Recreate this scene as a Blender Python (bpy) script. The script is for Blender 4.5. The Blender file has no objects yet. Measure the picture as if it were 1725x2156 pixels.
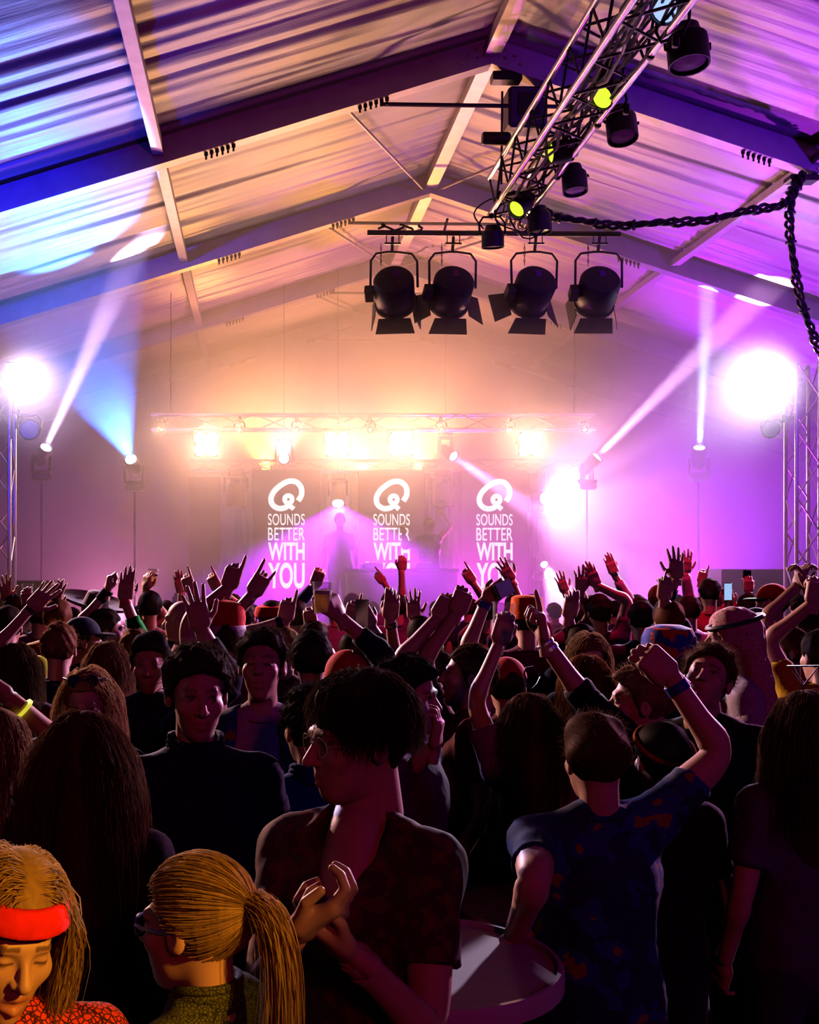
import bpy, math, random
import numpy as np
from mathutils import Vector, Matrix
random.seed(7)
S = bpy.context.scene
COL = S.collection
R = math.radians

# ------------------------------------------------------------------ camera
F, PX, PY, YAW = 2400.0, 623.8, 1190.0, R(2.0)          # focal length in pixels of the 1725x2156 frame
CAM = Vector((-2.37, 0.0, 2.10))
FW = Vector((math.sin(YAW), math.cos(YAW), 0)); RT = Vector((math.cos(YAW), -math.sin(YAW), 0))
cd = bpy.data.cameras.new('camera'); cam = bpy.data.objects.new('camera', cd); COL.objects.link(cam)
cd.sensor_fit = 'HORIZONTAL'; cd.sensor_width = 36; cd.lens = F / 1725 * 36
cd.shift_x = (862.5 - PX) / 1725; cd.shift_y = (PY - 1078) / 1725
cd.clip_start = 0.05; cd.clip_end = 200
cam.location = CAM; cam.rotation_euler = (R(90), 0, -YAW); S.camera = cam
def at(px, py, Y):
    """the point at world depth Y that lies in the direction of a photo pixel"""
    d = FW + RT * ((px - PX) / F) + Vector((0, 0, (PY - py) / F))
    return CAM + d * (Y / d.y)
def pxm(Y): return F / Y                                 # pixels per metre at depth Y

# ------------------------------------------------------------------ world, exposure, render quality
W = bpy.data.worlds.new('world'); S.world = W; W.use_nodes = True
W.node_tree.nodes['Background'].inputs[0].default_value = (0.004, 0.002, 0.006, 1)
W.node_tree.nodes['Background'].inputs[1].default_value = 1.0
S.view_settings.view_transform = 'Standard'; S.view_settings.look = 'None'
S.view_settings.exposure = 0.0; S.view_settings.gamma = 1.0; S.view_settings.use_curve_mapping = False
cy = S.cycles
cy.max_bounces = 3; cy.diffuse_bounces = 0; cy.glossy_bounces = 1; cy.transmission_bounces = 2; cy.transparent_max_bounces = 6
cy.volume_bounces = 0; cy.caustics_reflective = False; cy.caustics_refractive = False
cy.adaptive_threshold = .03; cy.sample_clamp_indirect = 3.0; cy.use_light_tree = True

# ------------------------------------------------------------------ lights of the place and added fill (positions in metres)
def aim(o, tgt):
    o.rotation_euler = (Vector(tgt) - o.location).to_track_quat('-Z', 'Y').to_euler()
def spot(name, loc, tgt, col, power, deg, blend=0.3, rad=0.06):
    l = bpy.data.lights.new(name, 'SPOT'); l.color = col; l.energy = power
    l.spot_size = R(deg); l.spot_blend = blend; l.shadow_soft_size = rad
    o = bpy.data.objects.new(name, l); COL.objects.link(o); o.location = loc; aim(o, tgt); return o
def point(name, loc, col, power, rad=0.1):
    l = bpy.data.lights.new(name, 'POINT'); l.color = col; l.energy = power; l.shadow_soft_size = rad
    o = bpy.data.objects.new(name, l); COL.objects.link(o); o.location = loc; return o
WARM, PEACH, PINK, VIOLET, BLUE, RED = (1, .38, .08), (1, .50, .28), (1, .22, .55), (.50, .03, 1), (.03, .03, 1), (1, .06, .04)
YR = (11.5, 15.5, 19.5, 23.5)        # rafter frames
RIDGE, SLOPE, HALF = 7.18, 0.316, 10.0
def roof_z(x): return RIDGE - SLOPE * abs(x)             # underside of the rafters
# strength of each family of lamps, added ones included (watts); the lamps themselves stand further down
HAZE, HAZE2, K_BLIND, K_LAMP, K_FLOODL, K_FLOODR, K_BEAM, K_BLUEB = .11, .045, 400, 45, 3000, 6200, 22000, 4600
K_FAN, K_SIDE, K_WARM, K_PEACH, K_VIO, K_VIO2, K_BLUE, K_PINK, K_BACK, K_RED, K_MAG = 4500, 1700, 2100, 800, 3800, 1000, 900, 350, 5000, 650, 1100
# unseen spots over the crowd, without fixtures; some are added fill
spot('crowd_blue', (-6.5, 5.5, 4.6), (-5.8, 11.5, 5.2), (.01, .01, 1), 2600, 46, .7, .1)
spot('crowd_violet', (4.5, 5.5, 4.6), (3.4, 11.5, 6.0), (.16, .01, 1), 900, 60, .6, .1)
spot('fill_magenta', (-1.2, 4.0, 4.4), (-1.2, 11.5, 6.6), (.7, .04, .6), 200, 50, .8, .1)  # added dim fill on the middle of the first rafter
spot('fill_red', (-1.0, -4.5, 4.4), (-1.6, 6, 1.4), (1, .02, .13), 130, 100, .7, .3)  # unseen red fill for the faces towards the camera
spot('crowd_amber', (.7, -.8, 3.6), (-2.78, 1.8, 1.46), (1, .42, .02), 1000, 12, .6, .12)
spot('fill_indigo', (4.6, -2.5, 4.4), (.2, 4.6, 1.2), (.20, .03, 1), 90, 60, .8, .3)  # added violet fill for the clothes of the near crowd


# ------------------------------------------------------------------ materials
MATS = {}
def mat(name, col, rough=.6, metal=0., var=.12, scale=12., bump=0., emit=None, estr=0., spec=.4, trans=0., alpha=1., ior=1.45, stretch=None):
    """principled material with a little procedural colour variation and relief"""
    if name in MATS: return MATS[name]
    m = bpy.data.materials.new(name); m.use_nodes = True; nt = m.node_tree; b = nt.nodes['Principled BSDF']
    b.inputs['Roughness'].default_value = rough; b.inputs['Metallic'].default_value = metal
    b.inputs['Specular IOR Level'].default_value = spec; b.inputs['IOR'].default_value = ior
    if trans: b.inputs['Transmission Weight'].default_value = trans
    if alpha < 1: b.inputs['Alpha'].default_value = alpha
    n = nt.nodes.new('ShaderNodeTexNoise'); n.inputs['Scale'].default_value = scale; n.inputs['Detail'].default_value = 3
    tc = nt.nodes.new('ShaderNodeTexCoord'); src = tc.outputs['Object']
    if stretch:
        mp = nt.nodes.new('ShaderNodeMapping'); mp.inputs['Scale'].default_value = stretch
        nt.links.new(src, mp.inputs[0]); src = mp.outputs[0]
    nt.links.new(src, n.inputs['Vector'])
    r = nt.nodes.new('ShaderNodeValToRGB'); r.color_ramp.elements[0].position = .3; r.color_ramp.elements[1].position = .7
    c = Vector(col[:3])
    r.color_ramp.elements[0].color = (*(c * (1 - var)), 1); r.color_ramp.elements[1].color = (*[min(1, v * (1 + var)) for v in c], 1)
    nt.links.new(n.outputs[0], r.inputs[0]); nt.links.new(r.outputs[0], b.inputs['Base Color'])
    if bump:
        bp = nt.nodes.new('ShaderNodeBump'); bp.inputs['Strength'].default_value = bump; bp.inputs['Distance'].default_value = .01
        nt.links.new(n.outputs[0], bp.inputs['Height']); nt.links.new(bp.outputs[0], b.inputs['Normal'])
    if emit:
        b.inputs['Emission Color'].default_value = (*emit, 1); b.inputs['Emission Strength'].default_value = estr
    MATS[name] = m; return m
def cloth(col, name=None, rough=.85):
    return mat(name or 'cloth_%03d_%03d_%03d' % tuple(int(v * 999) for v in col), col, rough, 0, .18, 30, .25, spec=.15)

# ------------------------------------------------------------------ object helpers
def link(name, mesh, parent=None, loc=None):
    o = bpy.data.objects.new(name, mesh); COL.objects.link(o)
    if parent is not None: o.parent = parent
    if loc is not None: o.location = loc
    return o
def empty(name, loc, label=None, cat=None, group=None, kind=None):
    o = bpy.data.objects.new(name, None); o.empty_display_size = .1; COL.objects.link(o); o.location = loc
    return tag(o, label, cat, group, kind)
def tag(o, label=None, cat=None, group=None, kind=None):
    if label: o['label'] = label
    if cat: o['category'] = cat
    if group: o['group'] = group
    if kind: o['kind'] = kind
    return o
def mesh_np(name, V, Fq, m=None, smooth=True, mids=None):
    """mesh from a vertex array and face lists (a list of index arrays of equal width each)"""
    me = bpy.data.meshes.new(name)
    V = np.asarray(V, np.float32)
    fs = [np.asarray(f, np.int32) for f in Fq if len(f)]
    me.vertices.add(len(V)); me.vertices.foreach_set('co', V.ravel())
    tot = sum(f.size for f in fs); nf = sum(len(f) for f in fs)
    me.loops.add(tot); me.polygons.add(nf)
    me.loops.foreach_set('vertex_index', np.concatenate([f.ravel() for f in fs]))
    lens = np.concatenate([np.full(len(f), f.shape[1], np.int32) for f in fs])
    st = np.concatenate([[0], np.cumsum(lens)[:-1]]).astype(np.int32)
    me.polygons.foreach_set('loop_start', st)
    me.polygons.foreach_set('use_smooth', np.full(nf, smooth, bool))
    if mids is not None: me.polygons.foreach_set('material_index', np.asarray(mids, np.int32))
    for mm in (m if isinstance(m, (list, tuple)) else [m]):
        if mm is not None: me.materials.append(mm)
    me.update(calc_edges=True); me.validate(); return me
def basis(d, up=(0, 0, 1)):
    d = Vector(d).normalized(); u = Vector(up)
    if abs(d.dot(u)) > .98: u = Vector((0, 1, 0))
    x = d.cross(u).normalized(); return x, x.cross(d).normalized(), d       # right, up, forward
class MB:
    def __init__(s): s.v = []; s.f = []
    def add(s, vs, fs):
        b = len(s.v); s.v += [tuple(p) for p in vs]; s.f += [tuple(i + b for i in q) for q in fs]; return s
    def box(s, c, size, rot=None, bevel=0):
        hx, hy, hz = [k / 2 for k in size]; c = Vector(c); vs = []
        if bevel:
            b = min(bevel, hx * .9, hy * .9, hz * .9); fs = []
            for sx in (-1, 1):
                for sy in (-1, 1):
                    for sz in (-1, 1):
                        vs += [Vector((sx * hx, sy * (hy - b), sz * (hz - b))), Vector((sx * (hx - b), sy * hy, sz * (hz - b))), Vector((sx * (hx - b), sy * (hy - b), sz * hz))]
            I = lambda sx, sy, sz, k: ((sx > 0) * 4 + (sy > 0) * 2 + (sz > 0)) * 3 + k
            for q in (-1, 1):
                fs += [(I(q, -1, -1, 0), I(q, 1, -1, 0), I(q, 1, 1, 0), I(q, -1, 1, 0))[::q], (I(-1, q, -1, 1), I(-1, q, 1, 1), I(1, q, 1, 1), I(1, q, -1, 1))[::q], (I(-1, -1, q, 2), I(1, -1, q, 2), I(1, 1, q, 2), I(-1, 1, q, 2))[::q]]
                for w in (-1, 1):
                    fs += [(I(q, w, -1, 0), I(q, w, 1, 0), I(q, w, 1, 1), I(q, w, -1, 1)), (I(q, -1, w, 0), I(q, 1, w, 0), I(q, 1, w, 2), I(q, -1, w, 2)), (I(-1, q, w, 1), I(1, q, w, 1), I(1, q, w, 2), I(-1, q, w, 2))]
                    for e in (-1, 1): fs.append((I(q, w, e, 0), I(q, w, e, 1), I(q, w, e, 2)))
        else:
            vs = [Vector((x, y, z)) for x in (-hx, hx) for y in (-hy, hy) for z in (-hz, hz)]
            fs = [(0, 1, 3, 2), (4, 6, 7, 5), (0, 4, 5, 1), (2, 3, 7, 6), (0, 2, 6, 4), (1, 5, 7, 3)]
        if rot is not None: vs = [rot @ p for p in vs]
        return s.add([p + c for p in vs], fs)
    def beam(s, p0, p1, w, h, up=(0, 0, 1)):
        p0, p1 = Vector(p0), Vector(p1); x, u, d = basis(p1 - p0, up)
        vs = [p + x * a * w / 2 + u * b * h / 2 for p in (p0, p1) for a, b in ((-1, -1), (1, -1), (1, 1), (-1, 1))]
        return s.add(vs, [(0, 1, 2, 3), (7, 6, 5, 4)] + [(i, i + 4, (i + 1) % 4 + 4, (i + 1) % 4) for i in range(4)])
    def path(s, pts, r, n=8, closed=False, cap=True):
        """tube along a polyline; r a number or one per point"""
        pts = [Vector(p) for p in pts]; m = len(pts); rs = r if isinstance(r, (list, tuple)) else [r] * m
        b = len(s.v); X = None
        for i, p in enumerate(pts):
            q0 = pts[i - 1] if (i or closed) else p; q1 = pts[(i + 1) % m] if (i < m - 1 or closed) else p
            d = (q1 - q0).normalized()
            if X is None: X, U, _ = basis(d)
            X = (X - d * X.dot(d)); X = X.normalized() if X.length > 1e-6 else basis(d)[0]; U = d.cross(X)
            for k in range(n):
                a = 2 * math.pi * k / n; s.v.append(tuple(p + (X * math.cos(a) + U * math.sin(a)) * rs[i]))
        for i in range(m if closed else m - 1):
            for k in range(n):
                a0, a1 = b + i * n, b + ((i + 1) % m) * n
                s.f.append((a0 + k, a0 + (k + 1) % n, a1 + (k + 1) % n, a1 + k))
        if cap and not closed: s.f += [tuple(b + k for k in range(n))[::-1], tuple(b + (m - 1) * n + k for k in range(n))]
        return s
    def lathe(s, prof, origin=(0, 0, 0), axis=(0, 0, 1), n=20):
        """profile of (radius, along-axis) pairs turned about an axis"""
        o = Vector(origin); x, u, d = basis(axis); b = len(s.v)
        for r, h in prof:
            for k in range(n):
                a = 2 * math.pi * k / n; s.v.append(tuple(o + d * h + (x * math.cos(a) + u * math.sin(a)) * r))
        for i in range(len(prof) - 1):
            for k in range(n):
                a0, a1 = b + i * n, b + (i + 1) * n
                s.f.append((a0 + k, a0 + (k + 1) % n, a1 + (k + 1) % n, a1 + k))
        s.f += [tuple(b + k for k in range(n))[::-1], tuple(b + (len(prof) - 1) * n + k for k in range(n))]
        return s
    def disc(s, c, axis, r, n=20, r2=None, th=.004):
        return s.lathe([(r, 0), (r, th)], c, axis, n)
    def mesh(s, name, m, off=(0, 0, 0), smooth=False):
        me = bpy.data.meshes.new(name); o = Vector(off)
        me.from_pydata([(v[0] - o[0], v[1] - o[1], v[2] - o[2]) for v in s.v], [], s.f)
        if m is not None: me.materials.append(m)
        if smooth:
            me.polygons.foreach_set('use_smooth', [True] * len(me.polygons))
            me.set_sharp_from_angle(angle=R(40))
        me.update(); return me
    def build(s, name, m, parent=None, smooth=False):
        """one mesh object; vertices were given in world space, parents never rotate or scale"""
        off = Vector((0, 0, 0)); p = parent
        while p is not None: off += p.location; p = p.parent
        return link(name, s.mesh(name, m, off, smooth), parent)

M_ALU = mat('aluminium', (.62, .60, .62), .35, .9, .08, 20)
M_STEEL = mat('black_steel', (.012, .011, .014), .45, .3, .3, 30, .1)
M_CASE = mat('black_fixture', (.010, .009, .012), .5, .1, .3, 25, .1)
M_RAFT = mat('rafter_aluminium', (.42, .38, .42), .5, .35, .10, 6, .05)
M_PURL = mat('purlin_aluminium', (.75, .70, .68), .45, .35, .08, 8)
M_FLOOR = mat('wooden_floor', (.06, .05, .045), .6, 0, .4, 3, .2)
M_RUBBER = mat('cable_rubber', (.008, .007, .010), .55, 0, .3, 40, .1)
M_BLACKCLOTH = mat('black_drape', (.012, .010, .014), .9, 0, .3, 10, .2)
M_WHITECLOTH = mat('white_drape', (.75, .72, .72), .8, 0, .06, 6, .2)

# ------------------------------------------------------------------ fabric of the tent: woven white PVC, a little light passes through
def fabric():
    m = bpy.data.materials.new('tent_fabric'); m.use_nodes = True; nt = m.node_tree; nt.nodes.clear()
    out = nt.nodes.new('ShaderNodeOutputMaterial'); mx = nt.nodes.new('ShaderNodeMixShader'); df = nt.nodes.new('ShaderNodeBsdfDiffuse')
    gl = nt.nodes.new('ShaderNodeBsdfGlossy'); gl.inputs['Roughness'].default_value = .42
    tc = nt.nodes.new('ShaderNodeTexCoord'); mp = nt.nodes.new('ShaderNodeMapping'); mp.inputs['Scale'].default_value = (.35, 6, 1)
    n = nt.nodes.new('ShaderNodeTexNoise'); n.inputs['Scale'].default_value = 1.6; n.inputs['Detail'].default_value = 4
    bp = nt.nodes.new('ShaderNodeBump'); bp.inputs['Strength'].default_value = .22; bp.inputs['Distance'].default_value = .05
    n2 = nt.nodes.new('ShaderNodeTexNoise'); n2.inputs['Scale'].default_value = .7; n2.inputs['Detail'].default_value = 4
    rp = nt.nodes.new('ShaderNodeValToRGB'); rp.color_ramp.elements[0].color = (.62, .58, .55, 1); rp.color_ramp.elements[1].color = (.80, .77, .74, 1)
    L = nt.links.new
    L(tc.outputs['Object'], mp.inputs[0]); L(mp.outputs[0], n.inputs['Vector']); L(n.outputs[0], bp.inputs['Height'])
    L(tc.outputs['Object'], n2.inputs['Vector']); L(n2.outputs[0], rp.inputs[0]); L(rp.outputs[0], df.inputs[0])
    L(bp.outputs[0], df.inputs['Normal']); L(bp.outputs[0], gl.inputs['Normal'])
    mx.inputs[0].default_value = .10; L(df.outputs[0], mx.inputs[1]); L(gl.outputs[0], mx.inputs[2]); L(mx.outputs[0], out.inputs[0])
    MATS['tent_fabric'] = m; return m
M_FAB = fabric()

# ------------------------------------------------------------------ the tent
tag(MB().box((0, 9, -.05), (22, 32, .1)).build('floor', M_FLOOR), kind='structure')
for k, side in ((-1, 'left'), (1, 'right')):
    tag(MB().box((k * (HALF + .05), 9, 2.0), (.06, 31.9, 4.0)).build('wall_' + side, M_FAB), kind='structure')
g = MB()
for y in (23.62, 23.68): g.v += [(-HALF, y, 0), (HALF, y, 0), (HALF, y, roof_z(HALF) + .3), (0, y, RIDGE + .3), (-HALF, y, roof_z(HALF) + .3)]
g.f = [(0, 1, 2, 3, 4), (9, 8, 7, 6, 5)] + [(i, i + 5, (i + 1) % 5 + 5, (i + 1) % 5) for i in range(5)]
tag(g.build('wall_back', M_FAB), kind='structure')
roof = empty('ceiling', (0, 9, 0), kind='structure')
def roof_panel(side, y0, y1, seed):
    """one bay of roof fabric: sags between its rafters and carries folds that run from ridge to eave"""
    rng = np.random.default_rng(seed); nu, nv = 34, int((y1 - y0) * 60)
    u = np.linspace(0, 1, nu)[:, None]; v = np.linspace(0, 1, nv)[None, :]
    y = y0 + (y1 - y0) * v; x = side * HALF * u
    h = np.zeros((nu, nv))
    for k in range(34):
        f = rng.uniform(.4, 5.5); a = rng.uniform(.003, .012) / (f ** .85); ph = rng.uniform(0, 6.3); sl = rng.uniform(-3.2, 3.2)
        env = .55 + .45 * np.sin(u * rng.uniform(2, 9) + rng.uniform(0, 6.3))
        h += a * env * np.sin(2 * np.pi * f * y + ph + sl * u)
    for k in range(9):                                           # a few sharp creases
        c = y0 + (y1 - y0) * rng.uniform(.1, .95) + rng.uniform(-.5, .5) * u; wd = rng.uniform(.03, .08)
        h += rng.uniform(.015, .04) * np.exp(-((y - c) / wd) ** 2) * (.5 + .5 * np.sin(3 * u + k))
    edge = np.clip(np.minimum(v, 1 - v) / .06, 0, 1)
    h = h * edge - .10 * np.sin(np.pi * v) * np.ones_like(u)
    X = np.broadcast_to(x, h.shape); Y = np.broadcast_to(y, h.shape); Z = RIDGE + .27 - SLOPE * np.abs(X) + h
    V = np.stack([X, Y - 9, Z], -1).reshape(-1, 3); i = np.arange(nu * nv).reshape(nu, nv)
    q = np.stack([i[:-1, :-1], i[1:, :-1], i[1:, 1:], i[:-1, 1:]], -1).reshape(-1, 4)
    return link('roof_panel', mesh_np('roof_panel', V, [q if side < 0 else q[:, ::-1]], M_FAB), roof)
ys = [-.5, 3.5, 7.5] + list(YR)
for i in range(len(ys) - 1):
    for s in (-1, 1): roof_panel(s, ys[i], ys[i + 1], 11 + i * 2 + (s > 0))
M_BOLT = mat('bolt_steel', (.5, .48, .45), .3, .9)
for y in ys[2:]:
    for s in (-1, 1):
        b = MB(); w = .14
        b.v = [(0, y - w / 2, RIDGE), (s * HALF, y - w / 2, roof_z(HALF)), (s * HALF, y - w / 2, roof_z(HALF) + .25), (0, y - w / 2, RIDGE + .25),
               (0, y + w / 2, RIDGE), (s * HALF, y + w / 2, roof_z(HALF)), (s * HALF, y + w / 2, roof_z(HALF) + .25), (0, y + w / 2, RIDGE + .25)]
        b.f = [(0, 1, 2, 3), (7, 6, 5, 4)] + [(i, i + 4, (i + 1) % 4 + 4, (i + 1) % 4) for i in range(4)]
        rf = b.build('rafter', M_RAFT, roof)
        j = MB()                                                     # joint sleeves, flanges and bolt rows on the rafter
        for a in (.55, 3.35): j.beam((s * (a - .008), y - .078, roof_z(a) + .02), (s * (a + .008), y - .078, roof_z(a) + .02 - s * 0), .016, .016); 
        for a, dz in ((.14, .16), (.24, .13), (.14, .08), (.30, .07)): j.lathe([(.013, 0), (.013, .02)], (s * a, y - .07, roof_z(a) + dz), (0, -1, 0), 8)
        j.build('bolt_row', M_BOLT, rf)
        fl = MB().beam((0, y, RIDGE - .012), (s * HALF, y, roof_z(HALF) - .012), .17, .024)
        fl.build('flange', M_RAFT, rf)
        cl = MB()                                                    # clusters of bolt heads hanging under the flange
        for a0 in (1.05, 2.6):
            for k in range(6):
                a = a0 + k * .055; cl.lathe([(.02, 0), (.02, .035), (.011, .04), (.011, .075)], (s * a, y - .02, roof_z(a) - .022), (0, 0, -1), 6)
        cl.build('bolt_cluster', M_STEEL, rf)
    if y >= 11: MB().path([(-1.12, y, roof_z(1.12) - .06), (1.12, y, roof_z(1.12) - .06)], .022, 8).build('tie_rod', M_STEEL, roof)
for y0, y1 in zip(ys[1:-1], ys[2:]):
    MB().beam((0, y0 + .07, RIDGE + .10), (0, y1 - .07, RIDGE + .10), .16, .12).build('ridge_purlin', M_PURL, roof)
    for s in (-1, 1):
        x = s * 3.35; MB().beam((x, y0 + .07, roof_z(3.35) + .11), (x, y1 - .07, roof_z(3.35) + .11), .11, .09).build('purlin', M_PURL, roof)
    if y0 >= 11:                                                     # wind bracing rods crossing the bay
        for s in (-1, 1): MB().path([(s * 1.5, y0 + .1, roof_z(1.5) + .1), (s * .1, y1 - .1, roof_z(.1) + .05)], .018, 6).build('brace_rod', M_RAFT, roof)

# ------------------------------------------------------------------ haze from the smoke machines
def haze(name, lo, hi, dens, label, ani=.35):
    m = bpy.data.materials.new('haze_' + name); m.use_nodes = True; nt = m.node_tree; nt.nodes.clear()
    out = nt.nodes.new('ShaderNodeOutputMaterial'); vs = nt.nodes.new('ShaderNodeVolumeScatter')
    vs.inputs['Color'].default_value = (1, 1, 1, 1); vs.inputs['Density'].default_value = dens; vs.inputs['Anisotropy'].default_value = ani
    nt.links.new(vs.outputs[0], out.inputs['Volume'])
    c = [(a + b) / 2 for a, b in zip(lo, hi)]
    o = MB().box(c, [b - a for a, b in zip(lo, hi)]).build(name, m); tag(o, label, 'haze', kind='stuff'); return o
haze('stage_haze', (-9.9, 15.2, .02), (9.9, 23.58, 7.4), HAZE, 'thick smoke haze hanging over the stage and up to the roof')
haze('front_haze', (-9.9, 12.3, .02), (9.9, 15.19, 7.4), HAZE2, 'thinner smoke haze drifting out over the front of the crowd')

# ------------------------------------------------------------------ lamps: every fixture carries its own light
def glow(name, col, strength):
    if name in MATS: return MATS[name]
    m = bpy.data.materials.new(name); m.use_nodes = True; nt = m.node_tree; nt.nodes.clear()
    o = nt.nodes.new('ShaderNodeOutputMaterial'); e = nt.nodes.new('ShaderNodeEmission'); n = nt.nodes.new('ShaderNodeTexNoise')
    r = nt.nodes.new('ShaderNodeMapRange'); n.inputs['Scale'].default_value = 60
    r.inputs[3].default_value = strength * .85; r.inputs[4].default_value = strength * 1.15
    nt.links.new(n.outputs[0], r.inputs[0]); nt.links.new(r.outputs[0], e.inputs[1])
    e.inputs[0].default_value = (*col, 1); nt.links.new(e.outputs[0], o.inputs[0])
    m.cycles.emission_sampling = 'NONE'; MATS[name] = m; return m
def light_child(root, loc, tgt, col, power, deg, blend, rad):
    l = bpy.data.lights.new('lamp_light', 'SPOT'); l.color = col; l.energy = power
    l.spot_size = R(deg); l.spot_blend = blend; l.shadow_soft_size = rad
    o = bpy.data.objects.new('lamp_light', l); COL.objects.link(o); o.parent = root; o.location = Vector(loc) - root.location
    o.rotation_euler = (Vector(tgt) - Vector(loc)).to_track_quat('-Z', 'Y').to_euler(); return o
def moving_head(loc, tgt, label, col, power, deg, blend=.25, lens=None, r=.085, up=1, group=None, estr=25, rad=.05, cat='stage light', foot=None, hang=None):
    """moving head: base, yoke with two arms, head with a lens; up = 1 hangs from above, -1 stands below"""
    loc, tgt = Vector(loc), Vector(tgt); d = (tgt - loc).normalized(); hc = loc - d * (.16 + r)
    root = empty('moving_head_light', hc + Vector((0, 0, up * .34)), label, cat, group)
    x, u, _ = basis((d.x, d.y, 0) if abs(d.x) + abs(d.y) > .05 else (0, -1, 0))
    MB().box(hc + Vector((0, 0, up * .29)), (.26, .20, .10), None, .02).build('base', M_CASE, root)
    yk = MB().box(hc + Vector((0, 0, up * .215)), (.30, .09, .05), None, .015)
    rot = Matrix((x, -d.cross(x), Vector((0, 0, 1)))).transposed()
    for s in (-1, 1): yk.box(hc + x * s * (r + .055) + Vector((0, 0, up * .09)), (.035, .08, .26), Matrix((x, Vector((0, 0, 1)).cross(x), Vector((0, 0, 1)))).transposed(), .01)
    yk.build('yoke', M_CASE, root)
    hd = MB().lathe([(r * .55, -.13), (r * .95, -.10), (r * 1.12, -.02), (r * 1.12, .08), (r * 1.25, .12), (r * 1.25, .16 + r - .012), (r * 1.05, .16 + r - .012), (r * 1.03, .16 + r - .03)], hc, d, 18).build('head', M_CASE, root, True)
    MB().lathe([(r, -.02), (r * .7, -.008), (.005, -.004)], loc - d * .012, d, 16).build('lens', lens or glow('lens_%d_%d_%d' % tuple(int(c * 99) for c in col), col, estr), hd)
    if foot is not None:
        MB().path([(hc.x, hc.y, foot), (hc.x, hc.y, hc.z - .33)], .014, 8).build('stand_pole', M_STEEL, root); MB().lathe([(.20, 0), (.20, .015), (.03, .03)], (hc.x, hc.y, foot), (0, 0, 1), 14).build('stand_base', M_STEEL, root)
    if hang is not None: MB().path([(hc.x, hc.y, hc.z + .33), (hc.x, hc.y, hang)], .005, 5).build('hanger', M_STEEL, root)
    if power: light_child(root, loc + d * .03, tgt, col, power, deg, blend, rad)
    return root
def par_can(loc, tgt, label, col, power, deg, blend=.6, r=.10, L=.24, clamp=None, lens=None, estr=18, group=None, name='par_can_light'):
    """par can: round body, ribbed rear cap, U yoke and hook clamp"""
    loc, tgt = Vector(loc), Vector(tgt); d = (tgt - loc).normalized(); c = loc - d * L * .55
    root = empty(name, clamp or c + Vector((0, 0, r + .16)), label, 'stage light', group)
    bd = MB().lathe([(r * .30, -L * .45), (r * .62, -L * .42), (r * .70, -L * .25), (r * .98, -L * .12), (r, 0), (r, L * .55), (r * .92, L * .55), (r * .90, L * .46)], c, d, 18).build('body', M_CASE, root, True)
    x, u, _ = basis(d)
    yk = MB(); top = Vector(clamp) if clamp else c + Vector((0, 0, r + .12)); up = (top - c); up = (up - x * up.dot(x)).normalized(); L2 = (top - c).dot(up)
    yk.path([c - x * (r + .018), c - x * (r + .018) + up * (L2 * .55), c - x * r * .75 + up * L2 * .82, c + x * r * .75 + up * L2 * .82, c + x * (r + .018) + up * (L2 * .55), c + x * (r + .018)], .012, 6)
    yk.build('yoke', M_STEEL, root)
    MB().box(top - up * (L2 * .08), (.05, .05, .09), None, .01).build('clamp', M_STEEL, root)
    MB().lathe([(r * .9, -.012), (r * .75, .0), (.004, .008)], loc - d * .018, d, 18).build('lens', lens or glow('lens_%d_%d_%d' % tuple(int(q * 99) for q in col), col, estr), bd)
    if power: light_child(root, loc + d * .05, tgt, col, power, deg, blend, .06)
    return root

# ------------------------------------------------------------------ trusses
def truss(name, label, p0, p1, w, up=(0, 0, 1), step=.42, rc=.025, rd=.011, mat_c=None, group=None, mat_l=None):
    """box truss: four chords and a zigzag of lacing tubes on each side, every tube its own part"""
    p0, p1 = Vector(p0), Vector(p1); x, u, d = basis(p1 - p0, up); L = (p1 - p0).length
    root = empty(name, p0, label, 'truss', group); mc = mat_c or M_ALU
    ch = MB().path([Vector((0, 0, 0)), d * L], rc, 10).mesh('chord', mc, smooth=True)
    C = {(a, b): x * a * w / 2 + u * b * w / 2 for a in (-1, 1) for b in (-1, 1)}
    for k in C: link('chord', ch, root, C[k])
    n = max(2, int(L / step)); st = L / n
    for a, b in (((-1, -1), (1, -1)), ((1, -1), (1, 1)), ((1, 1), (-1, 1)), ((-1, 1), (-1, -1))):
        zig = MB().path([Vector((0, 0, 0)), C[b] - C[a] + d * st], rd, 6).mesh('lacing_tube', mat_l or mc, smooth=True)
        zag = MB().path([C[b] - C[a], d * st], rd, 6).mesh('lacing_tube', mat_l or mc, smooth=True)
        for i in range(n): link('lacing_tube', zig if i % 2 == 0 else zag, root, C[a] + d * st * i)
    return root

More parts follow.
